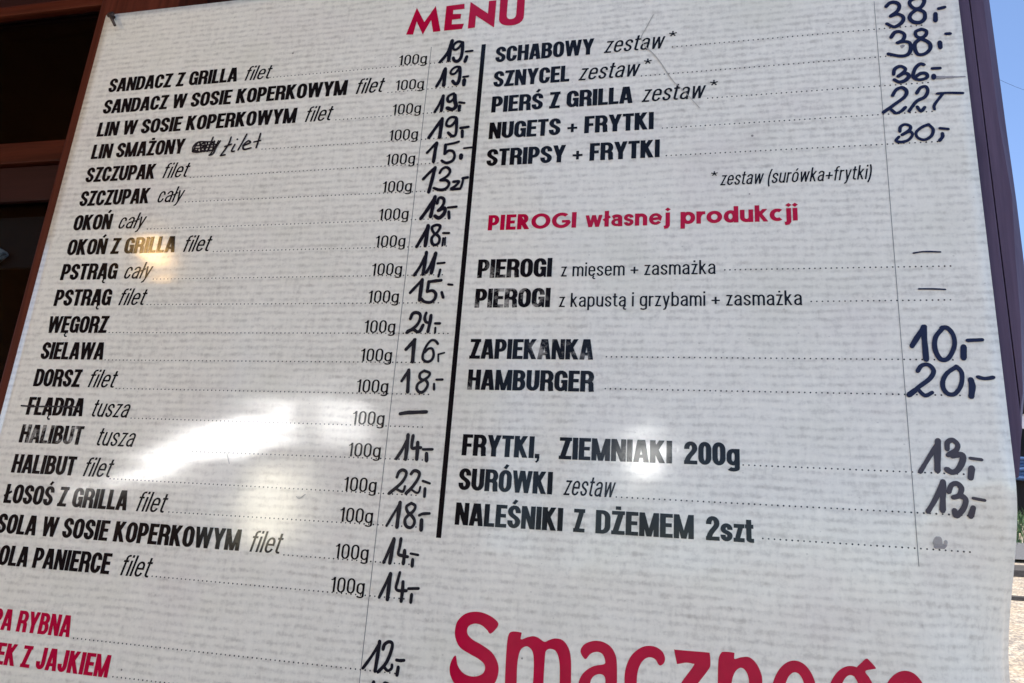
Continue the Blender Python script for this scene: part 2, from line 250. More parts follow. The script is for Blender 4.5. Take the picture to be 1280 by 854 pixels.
INK=[('19','marker',[(55,[-1299,-4895,-1316,-4735,-1323,-4530]),(48,[-1462,-4515,-1359,-4665,-1312,-4838]),(40,[-1122,-4836,-1184,-4865,-1233,-4848,-1269,-4794,-1263,-4735,-1221,-4720,-1174,-4755,-1134,-4820]),(50,[-1126,-4842,-1116,-4738,-1123,-4590,-1152,-4524,-1191,-4505,-1234,-4527,-1251,-4574]),(33,[-1059,-4669,-949,-4672]),(50,[-1034,-4575,-1055,-4487])]),('19','marker',[(56,[-1362,-4386,-1360,-4261,-1358,-4088]),(45,[-1474,-4081,-1416,-4210,-1373,-4370]),(37,[-1131,-4398,-1192,-4404,-1249,-4364,-1269,-4309,-1246,-4279,-1191,-4291,-1139,-4376]),(51,[-1130,-4386,-1117,-4306,-1120,-4172,-1144,-4102,-1184,-4106,-1222,-4154]),(34,[-1059,-4211,-979,-4218]),(57,[-1037,-4159,-1036,-4070])]),('19','marker',[(49,[-1348,-3905,-1347,-3773,-1354,-3642]),(40,[-1458,-3628,-1408,-3734,-1353,-3883]),(42,[-1182,-3930,-1254,-3897,-1274,-3844,-1249,-3792,-1196,-3810,-1153,-3878]),(57,[-1163,-3900,-1149,-3789,-1127,-3711,-1162,-3659,-1211,-3658,-1264,-3684]),(36,[-1083,-3768,-997,-3748]),(48,[-1067,-3706,-1072,-3625])]),('19','marker',[(54,[-1325,-3504,-1329,-3337,-1333,-3182]),(48,[-1507,-3188,-1419,-3343,-1325,-3498]),(40,[-1103,-3503,-1168,-3519,-1225,-3491,-1252,-3417,-1233,-3373,-1174,-3368,-1120,-3429,-1099,-3492]),(43,[-1097,-3492,-1086,-3373,-1083,-3245,-1099,-3198,-1147,-3196,-1207,-3255]),(41,[-1022,-3320,-898,-3333]),(47,[-988,-3270,-979,-3168])]),('15','marker',[(51,[-1371,-3093,-1381,-2950,-1388,-2778]),(39,[-1507,-2932,-1442,-3012,-1380,-3088]),(35,[-1229,-3052,-1113,-3068,-1023,-3091]),(45,[-1227,-3052,-1226,-2899]),(41,[-1226,-2899,-1170,-2948,-1101,-2933,-1069,-2858,-1087,-2786,-1142,-2753,-1199,-2749,-1262,-2788]),(59,[-969,-2862,-967,-2812]),(28,[-935,-2975,-810,-2982])]),('13 zł','marker',[(51,[-1353,-2679,-1378,-2492,-1411,-2278]),(43,[-1520,-2494,-1446,-2583,-1357,-2672]),(40,[-1271,-2584,-1247,-2639,-1192,-2673,-1136,-2649,-1116,-2591,-1158,-2521,-1249,-2464]),(42,[-1249,-2464,-1162,-2460,-1114,-2416,-1123,-2356,-1176,-2312,-1253,-2309,-1338,-2341]),(40,[-1048,-2428,-962,-2429,-1008,-2360,-1070,-2312,-937,-2311]),(34,[-900,-2482,-910,-2386,-932,-2308]),(42,[-909,-2479,-834,-2489])]),('13','marker',[(53,[-1305,-2200,-1323,-2029,-1341,-1880]),(52,[-1487,-1856,-1393,-2012,-1311,-2170]),(42,[-1261,-2087,-1246,-2167,-1204,-2180,-1162,-2143,-1168,-2063,-1231,-1975]),(53,[-1231,-1975,-1154,-2012,-1129,-1971,-1152,-1902,-1214,-1855,-1275,-1889]),(35,[-1092,-2015,-960,-2024]),(41,[-1071,-1949,-1056,-1844])]),('18','marker',[(53,[-1363,-1741,-1367,-1584,-1374,-1425]),(47,[-1503,-1413,-1439,-1547,-1366,-1712]),(39,[-1232,-1749,-1296,-1719,-1289,-1660,-1237,-1609,-1187,-1676,-1183,-1730,-1241,-1749]),(39,[-1237,-1609,-1287,-1542,-1274,-1463,-1228,-1433,-1175,-1465,-1174,-1548,-1237,-1609]),(33,[-1124,-1615,-1034,-1612]),(29,[-1114,-1536,-1114,-1425]),(23,[-1084,-1545,-1079,-1428])]),('11','marker',[(48,[-1344,-1322,-1350,-1153,-1362,-986]),(42,[-1490,-974,-1412,-1116,-1349,-1278]),(50,[-1204,-1308,-1219,-1160,-1238,-1003]),(42,[-1316,-1009,-1262,-1122,-1216,-1265]),(30,[-1162,-1149,-1055,-1156]),(34,[-1110,-1052,-1127,-948])]),('15','marker',[(51,[-1363,-905,-1367,-745,-1370,-599]),(40,[-1522,-709,-1435,-816,-1362,-900]),(43,[-1264,-870,-1172,-883,-1080,-891]),(43,[-1262,-875,-1269,-724]),(41,[-1267,-724,-1194,-738,-1141,-690,-1145,-620,-1186,-574,-1241,-564,-1307,-580,-1346,-618]),(30,[-972,-828,-907,-820]),(39,[-1055,-712,-1025,-633])]),('24','marker',[(43,[-1474,-323,-1452,-396,-1398,-416,-1339,-386,-1335,-304,-1385,-212,-1506,-121]),(44,[-1497,-139,-1417,-167,-1358,-135,-1314,-148,-1277,-232]),(44,[-1177,-374,-1181,-276,-1198,-135]),(40,[-1250,-409,-1265,-340,-1240,-276,-1184,-266]),(35,[-1105,-255,-1034,-255]),(29,[-1095,-193,-1092,-121])]),('16','marker',[(49,[-1380,-18,-1378,139,-1374,296]),(46,[-1490,122,-1429,50,-1373,-21]),(34,[-1035,39,-1080,-7,-1135,-10,-1191,58,-1230,165,-1229,254,-1166,294,-1105,271,-1080,200,-1104,116,-1159,107,-1212,161]),(24,[-1005,288,-1014,186]),(24,[-1015,189,-930,165])]),('18','marker',[(46,[-1415,414,-1405,568,-1396,720]),(38,[-1500,569,-1455,489,-1412,409]),(35,[-1191,420,-1245,460,-1243,521,-1191,547,-1124,502,-1112,450,-1195,420]),(37,[-1182,547,-1257,600,-1273,662,-1236,713,-1182,716,-1134,659,-1123,598,-1165,538]),(30,[-1006,542,-917,539]),(32,[-1033,601,-1025,679])]),('dash','marker',[(46,[-1468,1020,-1364,1001,-1266,996,-1100,985])]),('14','marker',[(47,[-1323,1300,-1321,1462,-1322,1622]),(40,[-1453,1622,-1384,1501,-1319,1351]),(41,[-1251,1307,-1254,1464,-1193,1471,-1127,1464]),(47,[-1177,1397,-1170,1511,-1168,1616]),(34,[-1093,1486,-963,1481]),(46,[-1040,1538,-1030,1633])]),('22','marker',[(39,[-1415,1862,-1394,1795,-1345,1765,-1294,1791,-1299,1856,-1358,1948,-1499,2076]),(32,[-1403,2015,-1313,2043,-1290,1974]),(39,[-1224,1813,-1196,1775,-1153,1769,-1110,1800,-1124,1873,-1190,1981,-1267,2065]),(27,[-1186,2017,-1122,2050,-1089,2032,-1079,1972]),(30,[-1054,1894,-954,1922]),(36,[-1013,1989,-1010,2093])]),('18','marker',[(48,[-1333,2183,-1337,2335,-1340,2493]),(33,[-1483,2485,-1413,2347,-1339,2208]),(36,[-1174,2183,-1237,2226,-1227,2281,-1184,2315,-1130,2268,-1123,2212,-1182,2184]),(37,[-1184,2315,-1240,2393,-1218,2470,-1156,2490,-1114,2448,-1117,2386,-1184,2315]),(34,[-1055,2331,-1006,2309,-918,2300]),(49,[-1017,2388,-1010,2509])]),('14','marker',[(45,[-1362,2641,-1371,2793,-1383,2940]),(39,[-1466,2938,-1420,2812,-1367,2653]),(37,[-1267,2632,-1272,2733,-1281,2822,-1221,2841,-1153,2848]),(43,[-1202,2775,-1199,2851,-1202,2935]),(29,[-1117,2807,-1015,2818]),(40,[-1082,2878,-1081,2957])]),('14','marker',[(46,[-1358,3068,-1360,3226,-1362,3376]),(37,[-1474,3359,-1422,3231,-1364,3083]),(35,[-1234,3044,-1254,3159,-1264,3234,-1225,3261,-1122,3254]),(41,[-1179,3153,-1175,3265,-1178,3384]),(33,[-1100,3228,-966,3216]),(37,[-1049,3293,-1051,3386])]),('12','marker',[(43,[-1403,3871,-1409,4037,-1420,4210]),(35,[-1583,4193,-1503,4075,-1407,3908]),(38,[-1347,3956,-1335,3901,-1282,3864,-1234,3885,-1243,3979,-1292,4112,-1382,4217]),(32,[-1312,4150,-1258,4191,-1213,4162,-1210,4119]),(35,[-1160,4061,-1110,4063,-1061,4055]),(39,[-1127,4139,-1133,4228])]),('10','marker',[(41,[-1422,4334,-1426,4478,-1432,4624]),(33,[-1587,4620,-1514,4494,-1427,4345]),(34,[-1274,4329,-1331,4391,-1344,4483,-1308,4577,-1241,4590,-1187,4509,-1190,4412,-1223,4345,-1282,4330]),(30,[-1144,4463,-1041,4446]),(34,[-1104,4528,-1109,4618])]),('38','blue',[(47,[4912,-4788,4967,-4843,5033,-4843,5076,-4787,5052,-4704,4957,-4623]),(45,[4957,-4623,5038,-4650,5101,-4613,5111,-4551,5064,-4483,4987,-4450,4903,-4508]),(45,[5326,-4891,5230,-4854,5207,-4795,5257,-4716,5331,-4719,5384,-4798,5380,-4866,5317,-4892]),(49,[5293,-4700,5214,-4636,5190,-4566,5232,-4501,5313,-4486,5373,-4545,5371,-4642,5293,-4700]),(52,[5508,-4602,5499,-4489]),(44,[5553,-4678,5627,-4693])]),('38','blue',[(44,[4941,-4283,4990,-4359,5056,-4364,5107,-4311,5083,-4230,5016,-4191]),(44,[5011,-4192,5099,-4204,5161,-4174,5169,-4090,5130,-4000,5038,-3980,4889,-4030]),(42,[5323,-4377,5247,-4343,5251,-4271,5303,-4242,5360,-4271,5375,-4341,5314,-4378]),(45,[5303,-4230,5229,-4167,5218,-4074,5248,-3988,5329,-3986,5398,-4055,5396,-4149,5303,-4230]),(53,[5522,-4148,5523,-4066]),(39,[5605,-4271,5660,-4269])]),('36','blue',[(41,[4932,-3704,4951,-3784,5017,-3824,5078,-3783,5056,-3727,4984,-3670]),(45,[4984,-3670,5073,-3714,5115,-3664,5065,-3600,4991,-3583,4935,-3623]),(41,[5307,-3820,5263,-3835,5205,-3783,5166,-3683,5175,-3624,5244,-3595,5327,-3622,5323,-3680,5261,-3691,5190,-3640]),(39,[5400,-3753,5494,-3750]),(55,[5409,-3643,5406,-3609])]),('22','blue',[(43,[4898,-3385,4947,-3467,5021,-3495,5069,-3433,5038,-3351,4924,-3258,4771,-3141]),(38,[4870,-3172,4920,-3118,4984,-3141,5040,-3198]),(40,[5186,-3395,5235,-3470,5299,-3488,5320,-3418,5277,-3331,5175,-3272,5076,-3134]),(38,[5178,-3193,5217,-3123,5266,-3180]),(32,[5426,-3369,5545,-3370,5727,-3352]),(34,[5492,-3358,5412,-3252,5376,-3188,5378,-3138])]),('30','blue',[(36,[4947,-2843,4959,-2909,5015,-2944,5074,-2912,5061,-2857,4968,-2792]),(35,[4968,-2792,5060,-2835,5092,-2789,5042,-2716,4961,-2689,4892,-2710,4931,-2767]),(35,[5295,-2923,5214,-2891,5138,-2819,5149,-2742,5225,-2704,5308,-2753,5337,-2849,5286,-2924]),(33,[5416,-2859,5513,-2840]),(39,[5438,-2782,5436,-2733,5399,-2681])]),('dash','blue',[(17,[4978,-1143,5099,-1160,5282,-1151])]),('dash','blue',[(18,[5001,-675,5151,-673,5293,-664])]),('10','blue',[(59,[5018,-191,5015,11,5015,210]),(55,[4874,46,4947,-74,5029,-194]),(49,[5226,-178,5137,-62,5120,83,5168,203,5252,191,5327,46,5328,-87,5273,-178,5210,-178]),(60,[5425,52,5412,189]),(38,[5471,-25,5629,-34])]),('20','blue',[(45,[4912,352,4962,283,5036,276,5083,347,5034,442,4900,551,4798,647]),(56,[4799,641,4871,581]),(42,[4898,568,4966,643,5046,607]),(46,[5331,294,5227,369,5172,464,5169,558,5215,621,5288,614,5358,508,5376,367,5326,291]),(61,[5463,448,5471,529,5450,645]),(39,[5538,414,5610,432,5700,417])]),('13','grey',[(61,[5061,1168,5041,1341,5028,1506]),(44,[4849,1529,4939,1383,5046,1213]),(49,[5148,1261,5158,1184,5212,1156,5259,1206,5237,1270,5151,1328]),(58,[5196,1335,5289,1319,5295,1382,5240,1485,5180,1519,5124,1490]),(31,[5371,1354,5489,1368]),(60,[5378,1464,5357,1573])]),('13','grey',[(57,[5074,1629,5060,1791,5047,1946]),(48,[4895,1966,4984,1820,5067,1642]),(50,[5124,1739,5157,1663,5215,1644,5255,1696,5226,1771,5167,1796]),(54,[5237,1770,5289,1817,5258,1916,5184,1993,5168,1939]),(30,[5364,1795,5481,1813]),(56,[5359,1901,5331,1991])]),('scribble','pen',[(22,[-5561,-3205,-5565,-3301,-5512,-3368,-5438,-3383,-5334,-3373,-5178,-3363]),(22,[-5552,-3311,-5359,-3311,-5156,-3316]),(25,[-5557,-3205,-5462,-3190,-5336,-3203,-5172,-3208]),(21,[-5541,-3259,-5349,-3262,-5157,-3269]),(24,[-5497,-3354,-5530,-3299,-5523,-3235,-5446,-3205]),(24,[-5370,-3365,-5421,-3330,-5415,-3241,-5352,-3218,-5355,-3352]),(26,[-5231,-3446,-5246,-3319,-5266,-3200]),(23,[-5203,-3361,-5171,-3263,-5133,-3267]),(26,[-5079,-3374,-5136,-3248,-5166,-3149,-5228,-3121])]),('filet','pen',[(28,[-4894,-3429,-4922,-3285,-5024,-3099]),(26,[-5024,-3099,-4940,-3110]),(26,[-4978,-3261,-4862,-3300]),(28,[-4800,-3290,-4837,-3173,-4786,-3166]),(31,[-4775,-3382,-4769,-3379]),(28,[-4618,-3465,-4667,-3325,-4721,-3184]),(28,[-4648,-3257,-4526,-3303,-4570,-3340,-4633,-3279,-4640,-3217,-4603,-3187,-4495,-3208]),(28,[-4369,-3460,-4384,-3338,-4402,-3204]),(25,[-4463,-3312,-4345,-3332])]),('strike','pen',[(22,[-7637,1048,-7368,1055,-7006,1046,-6604,1045])]),('smudge','smear',[(52,[4945,2302,4971,2254]),(52,[4952,2335,4992,2306,4990,2253]),(39,[5020,2337,5047,2316,5056,2282]),(32,[4958,2341,5032,2343])]),('smudge','smear',[(46,[5433,-3610,5530,-3606]),(30,[5521,-3607,5636,-3603]),(20,[5618,-3605,5771,-3597])]),('smudge','smear',[(27,[5053,-4138,5086,-4144,5061,-4113])]),('scratch','hair',[(11,[1784,-5022,1686,-4805,1617,-4638,1678,-4476,1794,-4344,1910,-4163,2011,-3970,2109,-3812])]),('scratch','hair',[(9,[2123,-3810,2289,-3600,2439,-3394])]),('scratch','hair',[(10,[-3974,1636,-3903,1784])]),('scratch','hair',[(10,[-2814,2178,-2766,2203,-2687,2144])])]
OUTLINES=[('MENU',0,[[-2088,-5094,-1961,-5593,-1803,-5300,-1640,-5590,-1513,-5098,-1636,-5093,-1692,-5328,-1804,-5064,-1935,-5325,-1968,-5082],[-1460,-5564,-1161,-5573,-1153,-5477,-1336,-5473,-1335,-5398,-1199,-5386,-1201,-5296,-1339,-5292,-1337,-5204,-1136,-5195,-1159,-5099,-1457,-5098],[-1064,-5597,-760,-5341,-762,-5577,-641,-5576,-640,-5067,-952,-5323,-950,-5101,-1066,-5094],[-579,-5594,-572,-5200,-558,-5160,-527,-5121,-483,-5096,-431,-5081,-363,-5075,-297,-5081,-240,-5104,-200,-5142,-180,-5191,-177,-5243,-183,-5590,-305,-5593,-303,-5268,-313,-5226,-339,-5201,-372,-5193,-406,-5197,-434,-5216,-450,-5249,-454,-5285,-454,-5591]]),('S',1,[[-5,3661,74,3577,70,3521,-20,3464,-133,3431,-243,3432,-350,3470,-430,3555,-452,3657,-435,3755,-371,3848,-249,3907,-136,3952,-62,4000,-43,4053,-69,4111,-150,4149,-243,4148,-323,4115,-384,4044,-417,3943,-460,3996,-480,4081,-458,4176,-387,4265,-274,4322,-150,4330,-15,4296,84,4205,123,4079,104,3971,27,3868,-102,3796,-215,3750,-283,3699,-300,3644,-276,3592,-200,3564,-120,3579,-54,3623]]),('m',1,[[226,4432,217,4286,207,4125,202,3852,212,3670,254,3616,364,3615,371,3636,365,3682,384,3690,440,3664,514,3644,575,3655,653,3694,711,3668,785,3645,875,3661,945,3743,976,3863,987,4076,998,4349,996,4352,863,4366,860,4363,855,4089,842,3902,800,3791,731,3765,681,3788,669,3850,666,4054,670,4383,667,4386,542,4399,539,4397,544,4119,540,3930,518,3816,462,3766,409,3775,367,3823,345,3948,348,4138,364,4415,361,4418]]),('a',1,[[1142,3839,1089,3781,1090,3726,1143,3667,1243,3631,1345,3636,1433,3682,1486,3758,1506,3856,1513,4053,1518,4269,1515,4274,1398,4287,1391,4248,1311,4302,1198,4320,1110,4264,1072,4136,1099,4028,1169,3948,1253,3900,1360,3872,1369,3829,1342,3771,1291,3749,1234,3758,1191,3785],[1381,4066,1369,4002,1321,3982,1257,4002,1216,4056,1208,4136,1236,4199,1300,4206,1370,4159]]),('c',1,[[2002,3825,2036,3793,2045,3740,2014,3677,1943,3636,1859,3631,1775,3658,1677,3740,1616,3859,1596,4006,1617,4160,1689,4256,1801,4283,1924,4245,2019,4158,1991,4071,1950,4127,1868,4174,1785,4156,1741,4070,1736,3979,1751,3886,1792,3803,1847,3758,1903,3753,1945,3775,1974,3819]]),('z',1,[[2146,3648,2159,3645,2304,3644,2509,3642,2536,3655,2543,3759,2522,3819,2413,3965,2312,4103,2332,4111,2507,4108,2496,4230,2480,4240,2143,4248,2156,4144,2223,3990,2359,3796,2346,3775,2277,3771,2184,3793,2175,3780]]),('n',1,[[2618,4312,2619,4160,2622,3880,2630,3709,2656,3638,2691,3618,2794,3618,2802,3635,2804,3682,2874,3659,2961,3651,3036,3711,3085,3814,3092,3902,3088,4112,3085,4255,3080,4263,2956,4276,2952,4269,2956,4045,2947,3860,2906,3781,2855,3772,2802,3825,2769,3934,2757,4146,2751,4290,2747,4299]]),('o',1,[[3653,3998,3636,4114,3599,4221,3544,4308,3477,4368,3403,4394,3331,4384,3267,4339,3217,4262,3186,4162,3178,4047,3193,3928,3230,3818,3286,3728,3355,3667,3430,3641,3504,3653,3568,3701,3617,3781,3646,3883],[3538,4010,3530,4090,3511,4163,3483,4222,3450,4262,3415,4278,3380,4269,3350,4236,3326,4182,3312,4112,3309,4033,3317,3952,3336,3878,3363,3817,3397,3777,3433,3760,3469,3770,3499,3804,3522,3859,3536,3930]]),('g',1,[[4211,3949,4194,4050,4156,4143,4103,4219,4038,4271,3968,4294,3899,4286,3838,4248,3791,4182,3763,4095,3757,3995,3773,3892,3810,3797,3865,3719,3931,3665,4003,3642,4073,3652,4134,3693,4180,3761,4206,3849],[4089,3946,4080,4014,4062,4076,4037,4127,4006,4161,3974,4175,3943,4168,3916,4140,3895,4094,3884,4034,3882,3967,3891,3898,3909,3834,3934,3783,3965,3748,3998,3734,4030,3742,4057,3771,4077,3818,4088,3878]]),('g',1,[[4063,3652,4118,3595,4166,3553,4198,3572,4255,3638,4225,3653,4161,3671,4151,3696,4188,3747,4214,3839,4202,4150,4157,4383,4008,4551,3813,4559,3747,4468,3822,4383,3936,4439,4033,4382,4074,4202,4079,3853,4023,3716]]),('o',1,[[4743,3986,4723,4099,4683,4204,4626,4289,4559,4347,4487,4372,4417,4363,4356,4319,4310,4245,4284,4147,4279,4034,4298,3919,4339,3812,4396,3724,4466,3664,4540,3639,4611,3650,4672,3697,4717,3774,4741,3874],[4628,4006,4616,4085,4595,4156,4567,4215,4533,4254,4498,4270,4464,4261,4436,4229,4415,4176,4404,4107,4404,4029,4415,3950,4436,3876,4465,3817,4499,3777,4535,3761,4569,3770,4597,3803,4618,3858,4628,3928]])]

# ------------------------------------------------------------------ lettering: pen strokes swept, merged and triangulated
def arc(cx, cy, rx, ry, a0, a1, n=9):
    return [(cx + rx*math.cos(math.radians(a0 + (a1-a0)*i/n)), cy + ry*math.sin(math.radians(a0 + (a1-a0)*i/n))) for i in range(n+1)]
def bez(p0, p1, p2, p3, n=12):
    o = []
    for i in range(n+1):
        t = i/n; s = 1-t
        o.append(tuple(s**3*a + 3*s*s*t*b + 3*s*t*t*c + t**3*d for a, b, c, d in zip(p0, p1, p2, p3)))
    return o
def rrect(L, R, B, T, ry, rx=None):
    rx = (R-L)/2 if rx is None else rx
    return arc(R-rx, T-ry, rx, ry, 0, 90) + arc(L+rx, T-ry, rx, ry, 90, 180) + arc(L+rx, B+ry, rx, ry, 180, 270) + arc(R-rx, B+ry, rx, ry, 270, 360)
def ess(L, R, B, T, ry, cut):
    cx, rx = (L+R)/2, (R-L)/2
    top = [(R, T-ry-cut)] + arc(cx, T-ry, rx, ry, 0, 180)
    mid = bez((L, T-ry), (L, T-ry-0.26*(T-B)), (R, B+ry+0.26*(T-B)), (R, B+ry))[1:]
    bot = arc(cx, B+ry, rx, ry, 0, -180)[1:] + [(L, B+ry+cut)]
    return top + mid + bot
def caps_glyph(ch, wx, wy):
    """heavy condensed capitals, cap height 1: (advance, strokes); a stroke = points, closed, pen, clip"""
    L, B, T, M_ = wx/2, wy/2, 1-wy/2, 0.52
    base = {'Ą': 'A', 'Ę': 'E', 'Ł': 'L', 'Ń': 'N', 'Ó': 'O', 'Ś': 'S', 'Ż': 'Z'}.get(ch, ch)
    st = []; g = lambda p, c=0, pen=None, clip=None: st.append((p, c, pen, clip))
    Wd = {'A': .60, 'B': .57, 'C': .56, 'D': .57, 'E': .475, 'F': .455, 'G': .57, 'H': .58, 'I': wx, 'J': .49, 'K': .60, 'L': .455, 'M': .74, 'N': .585, 'O': .57, 'P': .545,
          'R': .58, 'S': .545, 'T': .51, 'U': .57, 'W': .86, 'Y': .60, 'Z': .51, '2': .54, '0': .53, '+': .50, ',': .22}[base]
    R = Wd - L; cl = (0, Wd, 0, 1)
    if base == 'A':
        p = (wx*0.98, wy)
        g([(L*0.92, -.0), (Wd/2 - .045, 1)], 0, p, (0, Wd, 0, 1)); g([(Wd-L*0.92, 0), (Wd/2 + .045, 1)], 0, p, (0, Wd, 0, 1)); g([(.15, .27), (Wd-.15, .27)], 0, (wx, wy*.9))
    elif base == 'B':
        rx = .15; c = R-rx
        g([(L, 0), (L, 1)]); g([(L, T), (c-.02, T)] + arc(c-.02, (T+M_)/2+.005, rx, (T-M_)/2-.005, 90, -90) + [(L, M_+.01)]); g([(L, M_), (c, M_)] + arc(c, (B+M_)/2, rx, (M_-B)/2, 90, -90) + [(L, B)])
    elif base in 'CG':
        rx, ry = (R-L)/2, .23
        top = [(R, .64), (R, T-ry)] + arc(L+rx, T-ry, rx, ry, 0, 180)[1:] + arc(L+rx, B+ry, rx, ry, 180, 360)
        if base == 'C': g(top + [(R, .37)])
        else: g(top + [(R, .50)]); g([(Wd*.52, .47), (Wd, .47)], 0, (wx, wy*.95)); g([(Wd-.05, 0), (Wd-.05, .3)], 0, (.10, wy))
    elif base == 'D':
        rx, ry = .20, .24; g([(L, 0), (L, 1)]); g([(L, T)] + arc(R-rx, T-ry, rx, ry, 90, 0) + arc(R-rx, B+ry, rx, ry, 0, -90) + [(L, B)])
    elif base == 'E': g([(L, 0), (L, 1)]); g([(L, T), (Wd, T)]); g([(L, M_), (Wd-.035, M_)]); g([(L, B), (Wd, B)])
    elif base == 'F': g([(L, 0), (L, 1)]); g([(L, T), (Wd, T)]); g([(L, M_-.03), (Wd-.04, M_-.03)])
    elif base == 'H': g([(L, 0), (L, 1)]); g([(R, 0), (R, 1)]); g([(L, .53), (R, .53)])
    elif base == 'I': g([(L, 0), (L, 1)])
    elif base == 'J': rx, ry = (R-L)/2, .21; g([(R, 1), (R, B+ry)] + arc(L+rx, B+ry, rx, ry, 0, -180)[1:] + [(L, .36)])
    elif base == 'K': g([(L, 0), (L, 1)]); g([(L-.02, .30), (Wd-.10, 1.08)], 0, (wx*.92, wy*.92), cl); g([(L+.09, .66), (Wd-.08, -.10)], 0, (wx*.98, wy), (L, Wd+.02, 0, 1))
    elif base == 'L': g([(L, 0), (L, 1)]); g([(L, B), (Wd, B)])
    elif base == 'M': g([(L*.92, 0), (L*.92, 1)], 0, (wx*.92, wy)); g([(Wd-L*.92, 0), (Wd-L*.92, 1)], 0, (wx*.92, wy)); g([(.115, 1.0), (Wd/2-.005, 0)], 0, (wx*.80, wy), cl); g([(Wd-.115, 1.0), (Wd/2+.005, 0)], 0, (wx*.80, wy), cl)
    elif base == 'N': g([(L*.92, 0), (L*.92, 1)], 0, (wx*.92, wy)); g([(Wd-L*.92, 0), (Wd-L*.92, 1)], 0, (wx*.92, wy)); g([(L*.85, 1.06), (Wd-L*.85, -.06)], 0, (wx*.9, wy), cl)
    elif base in 'O0': g(rrect(L, R, B, T, .25), 1)
    elif base == 'P': rx = .16; c = R-rx; m = .44; g([(L, 0), (L, 1)]); g([(L, T), (c, T)] + arc(c, (T+m)/2, rx, (T-m)/2, 90, -90) + [(L, m)])
    elif base == 'R': rx = .155; c = R-rx; m = .48; g([(L, 0), (L, 1)]); g([(L, T), (c, T)] + arc(c, (T+m)/2, rx, (T-m)/2, 90, -90) + [(L, m)]); g([(c-.03, m)] + arc(c-.03, m-.14, R-c+.02, .14, 90, 0) + [(R-.005, .12), (R+.015, 0)])
    elif base == 'S': g(ess(L, R, B, T, .20, .05))
    elif base == 'T': g([(0, T), (Wd, T)]); g([(Wd/2, 0), (Wd/2, 1)])
    elif base == 'U': rx, ry = (R-L)/2, .23; g([(L, 1), (L, B+ry)] + arc(L+rx, B+ry, rx, ry, 180, 360) + [(R, 1)])
    elif base == 'W':
        p = (wx*.86, wy); c2 = (0, Wd, 0, 1)
        g([(L*.82, 1), (Wd*.275, 0)], 0, p, c2); g([(Wd/2-.015, 1), (Wd*.275, 0)], 0, p, c2); g([(Wd/2+.015, 1), (Wd*.725, 0)], 0, p, c2); g([(Wd-L*.82, 1), (Wd*.725, 0)], 0, p, c2)
    elif base == 'Y': g([(L*.95, 1.0), (Wd/2+.005, .36)], 0, (wx*.96, wy), (0, Wd, 0, 1, 0)); g([(Wd-L*.95, 1.0), (Wd/2-.005, .36)], 0, (wx*.96, wy), (0, Wd, 0, 1, 0)); g([(Wd/2, 0), (Wd/2, .45)])
    elif base == 'Z': g([(0.01, T), (Wd, T)]); g([(0, B), (Wd, B)]); g([(Wd-.125, 1), (.125, 0)], 0, (wx*1.0, wy), (0, Wd, .02, .98))
    elif base == '2': g([(L, .66)] + arc((L+R)/2, T-.21, (R-L)/2, .21, 180, 0) + bez((R, T-.21), (R, .50), (L+.03, .40), (L+.01, .06))[1:]); g([(0, B), (Wd, B)])
    elif base == '+': g([(.02, .36), (Wd-.02, .36)], 0, (.13, .12)); g([(Wd/2, .11), (Wd/2, .61)], 0, (.13, .12))
    elif base == ',': g([(.11, 0), (.11, .2)], 0, (.2, .2)); g([(.165, .06), (.145, -.10), (.06, -.19)], 0, (.09, .07))
    if ch in 'ĄĘ': g([(Wd-.12, .03), (Wd-.19, -.10), (Wd-.13, -.20), (Wd-.02, -.20)], 0, (.085, .07))
    if ch == 'Ł': g([(-.05, .36), (.36, .62)], 0, (.13, .12))
    if ch in 'ŃÓŚ': g([(Wd/2-.05, 1.06), (Wd/2+.08, 1.24)], 0, (.15, .12))
    if ch == 'Ż': g([(Wd/2, 1.05), (Wd/2, 1.20)], 0, (wx*.95, wy))
    return Wd, st
